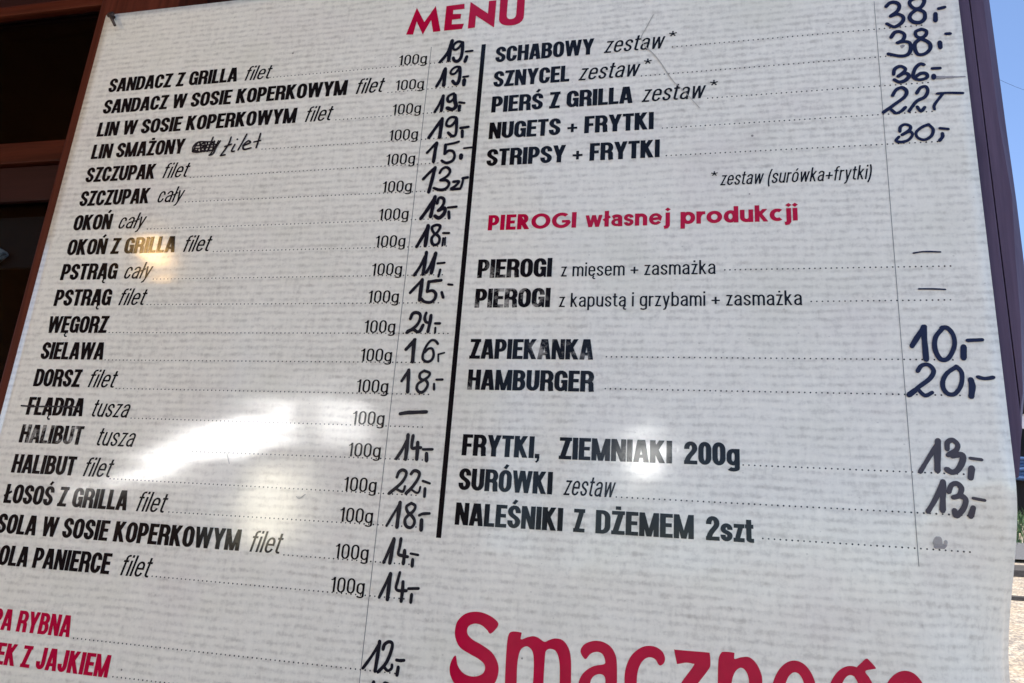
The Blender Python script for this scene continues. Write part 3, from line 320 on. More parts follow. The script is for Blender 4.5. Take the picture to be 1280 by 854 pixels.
def lower_glyph(ch, wx, wy, k):
    """condensed lower case, ascender 1; k widens the letters"""
    xh = 0.735; X = xh - wy/2; B = wy/2; L = wx/2
    base = {'ą': 'a', 'ę': 'e', 'ł': 'l', 'ó': 'o', 'ż': 'z'}.get(ch, ch)
    Wd = {'a': .40, 'b': .41, 'c': .37, 'e': .40, 'f': .25, 'g': .41, 'i': wx, 'k': .39, 'l': wx, 'm': .64, 'n': .40, 'o': .41, 'p': .41, 'r': .25, 's': .37, 't': .24, 'u': .40,
          'w': .58, 'y': .38, 'z': .34, '(': .18, ')': .18, '+': .44, '*': .30, '0': .42, '1': .25, '2': .42}[base]*k
    if base in 'il': Wd = wx
    R = Wd - L; rx = (R-L)/2; ry = .19; cx = (L+R)/2
    st = []; g = lambda p, c=0, pen=None, clip=None: st.append((p, c, pen, clip))
    d = (wx*.95, wy*.95)
    if base == 'a':
        g([(L+.01, .53), (L+.01, X-.14)] + arc(cx, X-.15, rx-.01, .15, 180, 0)[1:] + [(R-.01, .08), (R+.012, 0)])
        g([(R, .45)] + bez((R-.02, .435), (R-.1, .40), (L, .42), (L, .22)) + arc(L+rx*.9, .19, rx*.9, .19-B, 180, 290) + [(R-.01, .16)])
    elif base in 'bp': g([(L, 0 if base == 'b' else -.24), (L, 1 if base == 'b' else xh)]); g(rrect(L, R, B, X, .2), 1)
    elif base == 'g':
        g(rrect(L, R, B+.02, X, .2), 1); g([(R, xh), (R, -.08)] + arc(cx, -.09, rx, .24-.09-B, 0, -160)[1:])
    elif base == 'c': g([(R, .49), (R, X-ry+.02)] + arc(cx, X-ry, rx, ry, 0, 180)[1:] + arc(cx, B+ry, rx, ry, 180, 360) + [(R, .27)])
    elif base == 'e': g([(L, .385), (R, .385), (R, X-ry)] + arc(cx, X-ry, rx, ry, 0, 180)[1:] + arc(cx, B+ry, rx, ry, 180, 350))
    elif base == 'f': g([(Wd*.42, 0), (Wd*.42, .84)] + arc(Wd*.42+.11, .84, .11, 1-wy/2-.84, 180, 90)[1:] + [(Wd+.02, 1-wy/2)]); g([(-.02, X), (Wd-.01, X)])
    elif base == 'i': g([(L, 0), (L, xh)]); g([(L, .87), (L, 1.0)])
    elif base == 'k': g([(L, 0), (L, 1)]); g([(L, .26), (Wd-.05, xh+.05)], 0, d, (0, Wd, 0, xh)); g([(L+.09, .44), (Wd-.03, -.05)], 0, d, (0, Wd+.02, 0, xh))
    elif base == 'l': g([(L, 0), (L, 1)])
    elif base in 'nm':
        g([(L, 0), (L, xh)])
        if base == 'n': g([(L, X-.2)] + arc(cx, X-.19, rx, .19, 180, 0) + [(R, 0)])
        else:
            q = (R-L)/4; c1, c2 = L+q, L+3*q
            g([(L, X-.2)] + arc(c1, X-.18, q, .18, 180, 0) + [(L+2*q, 0)]); g([(L+2*q, X-.2)] + arc(c2, X-.18, q, .18, 180, 0) + [(R, 0)])
    elif base == 'o': g(rrect(L, R, B, X, .2), 1)
    elif base == 'r': g([(L, 0), (L, xh)]); g([(L, X-.2)] + arc(L+.14, X-.17, .14, .16, 180, 80) + [(Wd+.01, X-.01)])
    elif base == 's': g(ess(L, R, B, X, .15, .03))
    elif base == 't': g([(Wd*.42, .93), (Wd*.42, .15)] + arc(Wd*.42+.10, .15, .10, .15-B, 180, 270)[1:] + [(Wd+.02, B)]); g([(-.02, X), (Wd, X)])
    elif base == 'u': g([(R, 0), (R, xh)]); g([(L, xh), (L, .2)] + arc(cx, B+.19, rx, .19, 180, 360)[1:])
    elif base == 'w':
        c2 = (0, Wd, 0, xh)
        for a, b in ((L*.9, Wd*.27), (Wd/2, Wd*.27), (Wd/2, Wd*.73), (Wd-L*.9, Wd*.73)): g([(a, xh), (b, 0)], 0, d, c2)
    elif base == 'y': g([(L*.9, xh), (Wd/2+.005, .0)], 0, d, (0, Wd, -.1, xh, 0)); g([(Wd-L*.9, xh), (Wd/2-.02, -.06), (Wd/2-.06, -.18), (Wd/2-.12, -.21), (Wd*.08, -.205)], 0, d, (0, Wd, -.5, xh))
    elif base == 'z': g([(.01, X), (Wd, X)]); g([(0, B), (Wd, B)]); g([(Wd-L*1.15, xh), (L*1.15, 0)], 0, d, (0, Wd, .01, xh-.01))
    elif base == '(': g(bez((Wd-.02, 1.02), (.02, .75), (.02, .05), (Wd-.02, -.22)))
    elif base == ')': g(bez((.02, 1.02), (Wd-.02, .75), (Wd-.02, .05), (.02, -.22)))
    elif base == '+': g([(0, .37), (Wd, .37)]); g([(Wd/2, .12), (Wd/2, .62)])
    elif base == '*':
        for a in (90, 18, -54, 162, 234): g([(Wd/2, .84), (Wd/2 + .17*math.cos(math.radians(a)), .84 + .17*math.sin(math.radians(a)))], 0, (.062, .062))
    elif base == '0': g(rrect(L, R, B, 1-B, .25), 1)
    elif base == '1': g([(R-.02, 0), (R-.02, 1)]); g([(.0, .80), (R-.10, .83), (R-.02, .985)], 0, (wx*.8, wy*.8))
    elif base == '2': g([(L, .70)] + arc(cx, 1-B-.21, rx, .21, 180, 0) + bez((R, 1-B-.21), (R, .5), (L+.02, .4), (L+.01, .05))[1:]); g([(0, B), (Wd, B)])
    if ch in 'ąę': g([(Wd-.08, .02), (Wd-.13, -.10), (Wd-.09, -.18), (Wd+.01, -.18)], 0, (wx*.8, wy*.8))
    if ch == 'ł': g([(-.08, .44), (wx+.08, .60)], 0, (wx*.9, wy*.9))
    if ch == 'ó': g([(Wd/2-.02, .82), (Wd/2+.08, .98)], 0, (wx*.9, wy*.9))
    if ch == 'ż': g([(Wd/2, .86), (Wd/2, .98)])
    return Wd, st
def geo_glyph(ch):
    """round geometric letters of the pierogi heading"""
    wx, wy = .235, .20; L = wx/2; B = wy/2; T = 1-B; xh = .76; X = xh-B
    st = []; g = lambda p, c=0, pen=None, clip=None: st.append((p, c, pen, clip))
    circ = lambda cx, cy, rx, ry, a=0, b=360: arc(cx, cy, rx, ry, a, b, 24)
    r = (xh-wy)/2; ro = r + .01
    if ch == 'P': Wd = .58; g([(L, 0), (L, 1)]); g([(L, T), (.3, T)] + arc(.3, .66, .17, T-.66, 90, -90) + [(L, .42)])
    elif ch == 'I': Wd = wx; g([(L, 0), (L, 1)])
    elif ch == 'E': Wd = .52; g([(L, 0), (L, 1)]); g([(L, T), (Wd, T)]); g([(L, .5), (Wd-.06, .5)]); g([(L, B), (Wd, B)])
    elif ch == 'R': Wd = .66; g([(L, 0), (L, 1)]); g([(L, T), (.3, T)] + arc(.3, .68, .16, T-.68, 90, -90) + [(L, .46)]); g([(.26, .5), (Wd-.1, -.08)], 0, (wx*1.05, wy), (0, .72, 0, 1))
    elif ch == 'O': Wd = 1.0; g(circ(.5, .5, .5-L, .5-B)[:-1], 1)
    elif ch == 'G': Wd = .95; g(circ(.5, .5, .5-L, .5-B, 48, 350)); g([(.52, .43), (.93, .43)], 0, (wx, .17))
    elif ch == 'w': Wd = .92; d = (wx*.85, wy); [g([(a, xh), (b, 0)], 0, d, (0, Wd, 0, xh)) for a, b in ((.09, .27), (.46, .27), (.46, .65), (.83, .65))]
    elif ch == 'ł': Wd = wx+.1; g([(Wd/2, 0), (Wd/2, 1)]); g([(-.02, .40), (Wd+.02, .64)], 0, (.16, .15))
    elif ch == 'a':
        Wd = .62; g([(.08, .56)] + arc(.30, X-.12, .19, .12, 165, 0) + [(Wd-L, 0)]); g([(Wd-L, .42), (.34, .42)] + arc(.30, .255, .19, .165, 90, 270) + [(Wd-L, .11)], 0, (.2, .15))
    elif ch == 's': Wd = .52; g(ess(L-.02, Wd-L+.02, B-.01, X+.01, .155, .0), 0, (.2, .175))
    elif ch == 'n': Wd = .66; g([(L, 0), (L, xh)]); g([(L, .36)] + arc(.33, X-.19, .33-L, .19, 180, 0) + [(Wd-L, 0)])
    elif ch == 'u': Wd = .66; g([(Wd-L, 0), (Wd-L, xh)]); g([(L, xh), (L, .3)] + arc(.33, B+.19, .33-L, .19, 180, 360))
    elif ch == 'e': Wd = .74; g([(.12, .36), (.62, .43)] + arc(.37, .38, .37-L, .38-B, 8, 325, 20), 0, (.2, .165))
    elif ch in 'ji':
        Wd = wx + (.08 if ch == 'j' else 0); x = Wd-L
        g([(x, 0), (x, xh)] if ch == 'i' else [(x, xh), (x, -.04), (x-.06, -.14), (x-.2, -.16)])
        g([(x-.155, .95), (x, 1.075), (x+.155, .95), (x, .825)], 2)
    elif ch == 'p': Wd = .74; g([(L, -.28), (L, xh)]); g(circ(.40, .38, .40-L-.04, .38-B)[:-1], 1)
    elif ch == 'd': Wd = .74; g([(Wd-L, 0), (Wd-L, 1)]); g(circ(.34, .38, .34-L, .38-B)[:-1], 1)
    elif ch == 'r': Wd = .44; g([(L, 0), (L, xh)]); g([(L, .34), (.2, .56), (.30, X), (Wd+.02, X+.0)], 0, (.2, .19))
    elif ch == 'o': Wd = .80; g(circ(.40, .38, .40-L, .38-B)[:-1], 1)
    elif ch == 'k': Wd = .66; g([(L, 0), (L, 1)]); g([(L, .3), (Wd-.1, xh+.06)], 0, (.2, .18), (0, Wd, 0, xh)); g([(.26, .46), (Wd-.07, -.07)], 0, (.2, .19), (0, Wd+.04, 0, xh))
    elif ch == 'c': Wd = .66; g(circ(.38, .38, .38-L, .38-B, 52, 308))
    return Wd, st
def sweep(pts, closed, wx, wy):
    """quads along a polyline; the pen is wx wide across verticals and wy tall across horizontals"""
    q = []
    for p in pts:
        p = (p[0]/wx, p[1]/wy)
        if not q or abs(p[0]-q[-1][0]) + abs(p[1]-q[-1][1]) > 1e-4: q.append(p)
    if closed and abs(q[0][0]-q[-1][0]) + abs(q[0][1]-q[-1][1]) < 1e-4: q.pop()
    n = len(q); lr = []
    for i in range(n):
        a = q[i-1] if (i or closed) else None; b = q[(i+1) % n] if (i < n-1 or closed) else None
        d1 = Vector((q[i][0]-a[0], q[i][1]-a[1])).normalized() if a else None
        d2 = Vector((b[0]-q[i][0], b[1]-q[i][1])).normalized() if b else None
        d1 = d1 or d2; d2 = d2 or d1
        n1 = Vector((-d1.y, d1.x)); n2 = Vector((-d2.y, d2.x)); m = n1 + n2
        m = n1 if m.length < 1e-3 else m.normalized()
        k = 0.5/max(m.dot(n1), 0.45)
        lr.append(((q[i][0]+m.x*k, q[i][1]+m.y*k), (q[i][0]-m.x*k, q[i][1]-m.y*k)))
    out = []
    for i in range(n if closed else n-1):
        j = (i+1) % n; out.append(hull([(x*wx, y*wy) for x, y in (lr[i][0], lr[i][1], lr[j][1], lr[j][0])]))
    return out
def clip_poly(poly, box):
    for ax, lim, sg in ((0, box[0], 1), (0, box[1], -1), (1, box[2], 1), (1, box[3], -1)):
        out = []
        for i in range(len(poly)):
            a, b = poly[i], poly[(i+1) % len(poly)]; da, db = (a[ax]-lim)*sg, (b[ax]-lim)*sg
            if da >= 0: out.append(a)
            if (da >= 0) != (db >= 0):
                t = da/(da-db); out.append((a[0]+(b[0]-a[0])*t, a[1]+(b[1]-a[1])*t))
        poly = out
        if len(poly) < 3: return []
    return poly
def hull(p):
    p = sorted(set((round(x, 7), round(y, 7)) for x, y in p)); o = []
    for seq in (p, p[::-1]):
        h = []
        for q in seq:
            while len(h) > 1 and (h[-1][0]-h[-2][0])*(q[1]-h[-2][1]) - (h[-1][1]-h[-2][1])*(q[0]-h[-2][0]) <= 1e-12: h.pop()
            h.append(q)
        o += h[:-1]
    return o
def merge(polys, evenodd=False):
    """union of polygons as triangles"""
    vs, fs = [], []
    for p in polys:
        area = sum(p[i][0]*p[(i+1) % len(p)][1] - p[(i+1) % len(p)][0]*p[i][1] for i in range(len(p)))
        if abs(area) < 1e-9: continue
        if area < 0: p = p[::-1]
        fs.append(list(range(len(vs), len(vs)+len(p)))); vs += [Vector(x) for x in p]
    r = delaunay_2d_cdt(vs, [], fs, 1, 1e-6, True)
    keep = [f for f, o in zip(r[2], r[5]) if (len(set(o)) % 2 if evenodd else len(o))]
    return [(v.x, v.y) for v in r[0]], keep
def extend(p, a):
    (x0, y0), (x1, y1) = p[0], p[-1]; dx, dy = x1-x0, y1-y0; l = math.hypot(dx, dy)
    return [(x0-dx/l*a, y0-dy/l*a)] + list(p[1:-1]) + [(x1+dx/l*a, y1+dy/l*a)]
_cache = {}
def glyph(ch, style):
    key = (ch, style)
    if key in _cache: return _cache[key]
    if style == 'F': wx, wy = .235, .20; Wd, st = geo_glyph(ch)
    elif style in 'BR':
        wx, wy = .218, .163
        Wd, st = lower_glyph(ch, .205, .165, 1.28) if ch in 'gszt' else caps_glyph(ch, wx, wy)
        if ch in 'gszt': wx, wy = .205, .165
    else: wx, wy = .106, .094; Wd, st = lower_glyph(ch, wx, wy, 1.0)
    polys = []
    for pts, closed, pen, clip in st:
        px, py = pen or (wx, wy)
        if closed == 2: polys.append(list(pts)); continue
        if clip and len(pts) == 2: pts = extend(pts, .3) if len(clip) == 4 else [extend(pts, .3)[0], pts[1]]
        for q in sweep(pts, closed, px, py):
            if clip: q = clip_poly(q, clip)
            if q: polys.append(q)
    _cache[key] = (Wd, *merge(polys)); return _cache[key]
def text_mesh(text, style, cap, u0, u1, v, d):
    it = style == 'LI'; slant = 0.20 if it else 0.0
    sp = {'F': .075, 'B': .038, 'R': .038}.get(style, .085); word = {'F': .32, 'B': .27, 'R': .27}.get(style, .24)
    x = 0; items = []
    for ch in text:
        if ch == ' ': x += word; continue
        Wd, vv, ff = glyph(ch, style); items.append((x, vv, ff)); x += Wd + sp
    total = x - sp + (slant*0.72 if it else 0)
    sx = (u1-u0)/total; V, F_ = [], []
    for ox, vv, ff in items:
        n = len(V)
        V += [W(u0 + (ox + px + slant*py)*sx, v - py*cap, d) for px, py in vv]; F_ += [tuple(i+n for i in f) for f in ff]
    me = bpy.data.meshes.new('lettering'); me.from_pydata(V, [], F_); flip(me); return me
def flip(me):
    bm = bmesh.new(); bm.from_mesh(me)
    for f in bm.faces:
        f.normal_update()
        if f.normal.y > 0: f.normal_flip()
    bm.to_mesh(me); bm.free()
def smooth_path(p, sub=6, closed=False):
    n = len(p)
    if n < 3: return list(p)
    o = []
    for i in range(n if closed else n-1):
        g = lambda k: p[k % n] if closed else p[min(max(k, 0), n-1)]
        a, b, c, e = g(i-1), g(i), g(i+1), g(i+2)
        for s in range(sub):
            t = s/sub
            o.append(tuple(0.5*(2*b[k] + (c[k]-a[k])*t + (2*a[k]-5*b[k]+4*c[k]-e[k])*t*t + (3*b[k]-a[k]-3*c[k]+e[k])*t**3) for k in (0, 1)))
    return o if closed else o + [tuple(p[-1])]
def ink_mesh(strokes, d, rough=0.06):
    polys = []
    for wd, fl in strokes:
        p = smooth_path([(fl[i]/1e4, fl[i+1]/1e4) for i in range(0, len(fl), 2)]); wd = wd/1e4*1.13
        # felt tip: straight-cut sides that swell and waver a little, blunt rounded ends
        L_, R_ = [], []; n = len(p); ph = random.random()*6
        for i in range(n):
            a, b = p[max(i-1, 0)], p[min(i+1, n-1)]; dx, dy = b[0]-a[0], b[1]-a[1]; l = math.hypot(dx, dy) or 1
            t = i/max(n-1, 1); k = wd/2*(1 + rough*math.sin(ph + 9*t) + rough*(random.random()-.5))
            L_.append((p[i][0]-dy/l*k, p[i][1]+dx/l*k)); R_.append((p[i][0]+dy/l*k, p[i][1]-dx/l*k))
        for i in range(n-1): polys.append(hull([L_[i], R_[i], R_[i+1], L_[i+1]]))
        for c in (p[0], p[-1]): polys.append([(c[0] + wd*.47*math.cos(6.283*j/9 + ph), c[1] + wd*.47*math.sin(6.283*j/9 + ph)) for j in range(9)])
    vv, ff = merge(polys)
    me = bpy.data.meshes.new('ink'); me.from_pydata([W(u, v, d) for u, v in vv], [], ff); flip(me); return me

# ------------------------------------------------------------------ the menu board
board = empty('menu_board', (0, 0, ZC))
tag(board, 'large glossy pale menu board with black and crimson lettering and handwritten prices', 'menu board')
UL, UR, VT, VB = -0.7985, 0.5805, -0.6155, 0.66
us = [UL + (UR-UL)*i/90 for i in range(91)]; vs_ = [VT + (VB-VT)*j/90 for j in range(91)]
bm = bmesh.new(); fr = [[bm.verts.new(W(u, v)) for u in us] for v in vs_]; bk = [[bm.verts.new(W(u, v, -0.003)) for u in us] for v in vs_]
for j in range(90):
    for i in range(90):
        bm.faces.new((fr[j][i], fr[j+1][i], fr[j+1][i+1], fr[j][i+1])); bm.faces.new((bk[j][i], bk[j][i+1], bk[j+1][i+1], bk[j+1][i]))
for i in range(90):
    bm.faces.new((fr[0][i], fr[0][i+1], bk[0][i+1], bk[0][i])); bm.faces.new((fr[90][i], bk[90][i], bk[90][i+1], fr[90][i+1]))
    bm.faces.new((fr[i][0], bk[i][0], bk[i+1][0], fr[i+1][0])); bm.faces.new((fr[i][90], fr[i+1][90], bk[i+1][90], bk[i][90]))
me = bpy.data.meshes.new('panel'); bmesh.ops.recalc_face_normals(bm, faces=bm.faces); bm.to_mesh(me); bm.free()
me.polygons.foreach_set('use_smooth', [len(p.vertices) == 4 and abs(p.normal.y) > .5 for p in me.polygons])
link('panel', me, M['board'], board)
for text, style, cap, u0, u1, v, kind in RUNS:
    worn = text in ('ZAPIEKANKA', 'HAMBURGER') or (text == 'HALIBUT' and v < 1900) or (text == 'PIEROGI' and style == 'B')
    m = M['red'] if style in 'RF' else (M['worn'] if worn else M['black'] if style == 'B' else M['thin'])
    o = link(kind, text_mesh(text, style, cap/1e4, u0/1e4, u1/1e4, v/1e4, 0.00035), m, board)
    if style == 'R': o['label'] = 'crimson soup name in bold capitals'
    elif worn: o['label'] = 'scuffed black dish name with rubbed letters'
for u0, v0, u1, v1 in LEADERS:
    u0, v0, u1, v1 = (x/1e4 for x in (u0, v0, u1, v1)); n = max(2, round((u1-u0)/0.00648)); V, F_ = [], []
    for i in range(n+1):
        t = i/n; r = 0.00104*(0.92 + 0.16*random.random()); cu, cv = u0+(u1-u0)*t, v0+(v1-v0)*t
        F_.append(tuple(range(len(V), len(V)+8))); V += [W(cu + r*math.cos(a*.7854), cv + r*math.sin(a*.7854), 0.00020) for a in range(8)]
    me = bpy.data.meshes.new('dotted_leader'); me.from_pydata(V, [], F_); flip(me); link('dotted_leader', me, M['dots'], board)
for i, (u0, v0, u1, v1, wd) in enumerate(RULES):
    u0, v0, u1, v1, wd = (x/1e4 for x in (u0, v0, u1, v1, wd))
    vv, ff = merge(sweep([(u0 + (u1-u0)*k/60, v0 + (v1-v0)*k/60) for k in range(61)], 0, wd, wd))
    me = bpy.data.meshes.new('column_rule'); me.from_pydata([W(a, b, 0.00027) for a, b in vv], [], ff); flip(me)
    link('column_divider' if i == 0 else 'price_rule', me, M['black'] if i == 0 else M['rule'], board)
for label, mk, strokes in INK:
    kind = {'scribble': 'crossed_out_note', 'filet': 'handwritten_note', 'strike': 'strikethrough', 'smudge': 'smudge', 'scratch': 'scratch'}.get(label, 'handwritten_price')
    dep = {'smudge': 0.00055, 'scratch': 0.00065, 'strike': 0.0006}.get(label, 0.00075)
    o = link(kind, ink_mesh(strokes, dep), M[mk], board)
    if mk == 'grey': o['label'] = 'faded grey brown handwritten price'
TITLE = []
for label, sm, outs in OUTLINES:
    pp = []
    for o in outs:
        p = [(o[i]/1e4, o[i+1]/1e4) for i in range(0, len(o), 2)]
        pp.append(smooth_path(p, 5, True) if sm else p)
    if len(pp) == 2 or label == 'MENU': vv, ff = merge(pp, True)
    else: vv, ff = merge(pp)
    me = bpy.data.meshes.new('lettering'); me.from_pydata([W(a, b, 0.00035 if label != 'g' or len(pp) == 2 else 0.00045) for a, b in vv], [], ff); flip(me)
    link('title' if label == 'MENU' else 'greeting_letter', me, M['red'], board)

# nail bent over the top left corner
nb = MB(); p0 = W(-.790, -.607); nb.tube([W(-.7795, -.6075, -.02), W(-.7795, -.6075, .004), W(-.777, -.6030, .0075), W(-.7715, -.5955, .0085), W(-.7615, -.5800, .008)], [.0022, .0022, .0024, .0021, .0017], 10)
hb = W(-.7788, -.6065, .0055); nb.tube([hb, hb + Vector((0, -.0022, 0.0008))], [.0050, .0046], 12)
nail = nb.build('nail', M['steel'], None, True); nail.location = (0, 0, ZC); tag(nail, 'rusty bent nail over the top left corner of the menu board', 'nail')

# ------------------------------------------------------------------ the kiosk front
def bx(u0, u1, v0, v1, y0, y1): return (S*u0, S*u1, y0, y1, ZC - S*v1, ZC - S*v0)
Y0 = 0.0045
kiosk = empty('kiosk_wall', (-0.2, 0.06, 0)); tag(kiosk, 'dark brown wooden kiosk front with the menu board and the dark window', 'wall')
def kpart(mb, name, mat, bevel=0.002):
    o = mb.build(name, mat, kiosk, False, bevel); o.matrix_parent_inverse = Matrix.Translation((0.2, -0.06, 0)); return o
b = MB(); b.box(*bx(-.8235, -.655, -1.35, ZC/S, Y0, .09)); kpart(b, 'post', M['post'], .003)
b = MB(); b.box(*bx(-.653, .46, -1.35, -.44, .05, .08)); b.box(*bx(-.653, .46, -.438, .20, .05, .08)); b.box(*bx(-.653, .44, .202, ZC/S, .05, .08)); kpart(b, 'wall_panel', M['wall'])
P = lambda pts: [(S*a, ZC - S*c) for a, c in pts]
b = MB(); b.prism(P([(.462, -1.35), (.5962, -1.35), (.5962, .100), (.5935, .112), (.5903, .135), (.587, .154), (.462, .154)]), Y0, .045)
b.prism(P([(.462, .156), (.5875, .156), (.585, .173), (.5815, .19), (.578, .206), (.462, .206)]), Y0+.0070, .045); kpart(b, 'corner_board', M['fascia'], .0015)
# outer corner board: its waney edge runs in towards the bottom
edge = [(.6178, -1.35), (.6178, -.6), (.6176, -.3), (.6182, -.19), (.6175, -.11), (.612, -.03), (.600, .055), (.592, .098)]
inner = [(.6105, -1.35), (.6105, -.6), (.6095, -.30), (.6135, -.19), (.6085, -.13), (.6055, -.03), (.5985, .055), (.5900, .098)]
def dense(e):
    o = []
    for i in range(len(e)-1):
        n = 1 if abs(e[i+1][1]-e[i][1]) > .25 else 4
        o += [(e[i][0]+(e[i+1][0]-e[i][0])*k/n, e[i][1]+(e[i+1][1]-e[i][1])*k/n) for k in range(n)]
    return o + [e[-1]]
ed, inn = dense([(a + .0088, c) for a, c in edge]), dense([(a + .0030, c) for a, c in inner])
b = MB(); vs2 = []
left = .5975
for (eu, ev), (iu, iv) in zip(ed, inn):
    l = min(left, iu - .001)
    yf = Y0 + .001 + (S*bend(.5805, ev) + .001 if ev > .15 else 0)
    vs2 += [(S*l, yf, ZC-S*ev), (S*iu, yf, ZC-S*ev), (S*eu, yf+.011, ZC-S*ev), (S*eu, .05, ZC-S*ev), (S*l, .05, ZC-S*ev)]
fs2 = []
for i in range(len(ed)-1):
    for k in range(5): fs2.append((i*5+k, (i+1)*5+k, (i+1)*5+(k+1) % 5, i*5+(k+1) % 5))
fs2 += [(0, 1, 2, 3, 4), tuple((len(ed)-1)*5 + k for k in (4, 3, 2, 1, 0))]
b.add(vs2, fs2); kpart(b, 'waney_board', M['fascia'], 0)
b = MB(); b.box(.25, .31, .082, 1.948, 0, ZC+.97); b.box(-3.2, .31, 1.95, 2.0, 0, ZC+.97); kpart(b, 'side_wall', M['wall'], 0)

# window of the kiosk, left of the board
win = empty('kiosk_window', (-1.0, .05, 1.0)); tag(win, 'dark glazed kiosk window with reddish wooden rails left of the menu board', 'window')
def wpart(mb, name, mat, bevel=0.002, parent=win):
    o = mb.build(name, mat, parent, False, bevel)
    o.matrix_parent_inverse = Matrix.Translation((1.0, -.05, -1.0)); return o
WL = -2.6
b = MB(); b.box(*bx(WL, -.8245, -.676, -.652, .009, .0215)); wpart(b, 'top_rail', M['rail'], .0035)
b = MB(); b.box(*bx(WL, -.8245, -.376, -.3325, .014, .028)); wpart(b, 'middle_rail', M['rail'], .003)
b = MB(); b.box(*bx(WL, -.8245, -.3305, -.262, .020, .028)); wpart(b, 'lower_panel', M['panel'], .002)
b = MB(); b.box(*bx(WL, -.8245, .75, .79, .014, .06)); wpart(b, 'bottom_rail', M['rail'], .003)
b = MB(); b.box(*bx(WL, -.8245, -1.35, -.6525, .030, .06)); b.box(*bx(WL, -.8245, .792, ZC/S, .02, .06)); wpart(b, 'surround', M['panel'], .002)
gm, gt, gb = mat_new('dark_window_glass')
mixn = gt.nodes.new('ShaderNodeMixShader'); tr = gt.nodes.new('ShaderNodeBsdfTransparent'); tr.inputs[0].default_value = (.55, .58, .6, 1); gl = gt.nodes.new('ShaderNodeBsdfGlossy'); gl.inputs['Roughness'].default_value = .05
mixn.inputs[0].default_value = 0.03
gt.links.new(tr.outputs[0], mixn.inputs[1]); gt.links.new(gl.outputs[0], mixn.inputs[2]); gt.links.new(mixn.outputs[0], gt.nodes['Material Output'].inputs[0])
b = MB(); b.box(*bx(WL, -.8245, -.6515, -.3765, .0222, .0252)); b.box(*bx(WL, -.8245, -.2615, .749, .0285, .0315)); wpart(b, 'glass_pane', gm, 0)
room = MB(); x0, x1, y0, y1, z0, z1 = S*WL, -.594, .061, 1.6, .3, 2.6
room.add([(x0,y0,z0),(x1,y0,z0),(x1,y1,z0),(x0,y1,z0),(x0,y0,z1),(x1,y0,z1),(x1,y1,z1),(x0,y1,z1)], [(0,1,2,3),(4,7,6,5),(1,5,6,2),(2,6,7,3),(3,7,4,0)])
wpart(room, 'dark_room', M['dark'], 0)
b = MB(); b.box(*bx(WL, -.8245, -.259, -.159, .058, .064)); wpart(b, 'grey_panel', M['greyboard'], .001)

# clear dish on the ledge inside the window
gl2, g2t, g2b = mat_new('pale_glass'); g2b.inputs['Base Color'].default_value = (.62, .76, .80, 1); g2b.inputs['Roughness'].default_value = .12; g2b.inputs['Specular IOR Level'].default_value = .8
n2 = noise(g2t, coords(g2t, (30, 30, 90)), 1.0, 3, .6); g2t.links.new(ramp(g2t, n2, [(.40, (.05, .10, .13)), (.5, (.40, .56, .62)), (.60, (.85, .92, .95))]), g2b.inputs['Base Color'])
b = MB(); b.lathe([(.001, -.016), (.028, -.0155), (.050, -.011), (.0605, -.002), (.057, .002), (.042, .010), (.020, .016), (.001, .018)], (0, 0, 0), 24)
dish = b.build('glass_dish', gl2, None, True); dish.location = (S*-1.030, .049, ZC + S*.181); dish.scale = (1.0, .13, 1.0)
tag(dish, 'pale bluish glass dish behind the kiosk window pane', 'dish')

# roof edge over the kiosk
b = MB(); b.box(-3.3, .44, -.12, 2.15, ZC+.98, ZC+1.03)
roof = b.build('kiosk_roof', M['roof'], None, False, .004); tag(roof, 'brown board roof over the wooden kiosk', 'roof')

# unseen canopy and screens, added to darken the left of the board
b = MB(); b.box(-3.6, -.33, -2.7, -.125, ZC+.90, ZC+.95)
po = empty('shade_canopy', (-2.1, -1.5, 0)); tag(po, 'unseen brown wooden canopy on posts, added to shade the left of the board', 'canopy')
def ppart(mb, name, mat):
    o = mb.build(name, mat, po, False, .004); o.matrix_parent_inverse = Matrix.Translation((2.1, 1.5, 0)); return o
ppart(b, 'roof', M['roof'])
b = MB()
for i in range(13): b.box(-2.06, -2.02, -2.55 + .185*i, -2.55 + .185*i + .18, 0, ZC+.897)
ppart(b, 'side_light_block', M['roof'])
b = MB()
for i in range(8): b.box(-2.01 + .165*i, -2.01 + .165*i + .16, -2.66, -2.62, 0, ZC+.897)
ppart(b, 'front_light_block', M['roof'])
for x in (-3.5, -.45):
    b = MB(); b.box(x, x+.1, -2.65, -2.55, 0, ZC+.897); ppart(b, 'post', M['post'])

# ------------------------------------------------------------------ the ground and what stands behind on the right
def ground_z(x, y):
    r = math.hypot(x - .16, y + .67)
    if y < 0.3: return 0.0
    r2 = max(0.0, r - 3.0)
    if r2 <= 0: return 0
    k = min(1, (y - .3)/3)
    return k*(0.128*r2 + .0052*min(r2, 22)**2*.55)
gm_, g_t, g_b = mat_new('gravel')
vo = N(g_t, 'ShaderNodeTexVoronoi', i_Scale=22.0); g_t.links.new(coords(g_t, (1, 1, 1)), vo.inputs['Vector'])
n1 = noise(g_t, coords(g_t, (1, 1, 1)), 1.2, 5, .6); n3 = noise(g_t, coords(g_t, (1, 1, 1)), 60, 4, .7)
cc = ramp(g_t, n3, [(.35, (.10, .08, .065)), (.55, (.33, .27, .20)), (.75, (.55, .47, .37))])
sepv = g_t.nodes.new('ShaderNodeSeparateColor'); g_t.links.new(vo.outputs['Color'], sepv.inputs[0])
cc = mixc(g_t, .5, cc, ramp(g_t, sepv.outputs[0], [(.1, (.13, .11, .10)), (.6, (.38, .30, .21)), (.95, (.64, .54, .40))]))
cc = mixc(g_t, mth(g_t, 'MULTIPLY', mth(g_t, 'SUBTRACT', n1, .5, True), 2.0), cc, (.42, .30, .17))
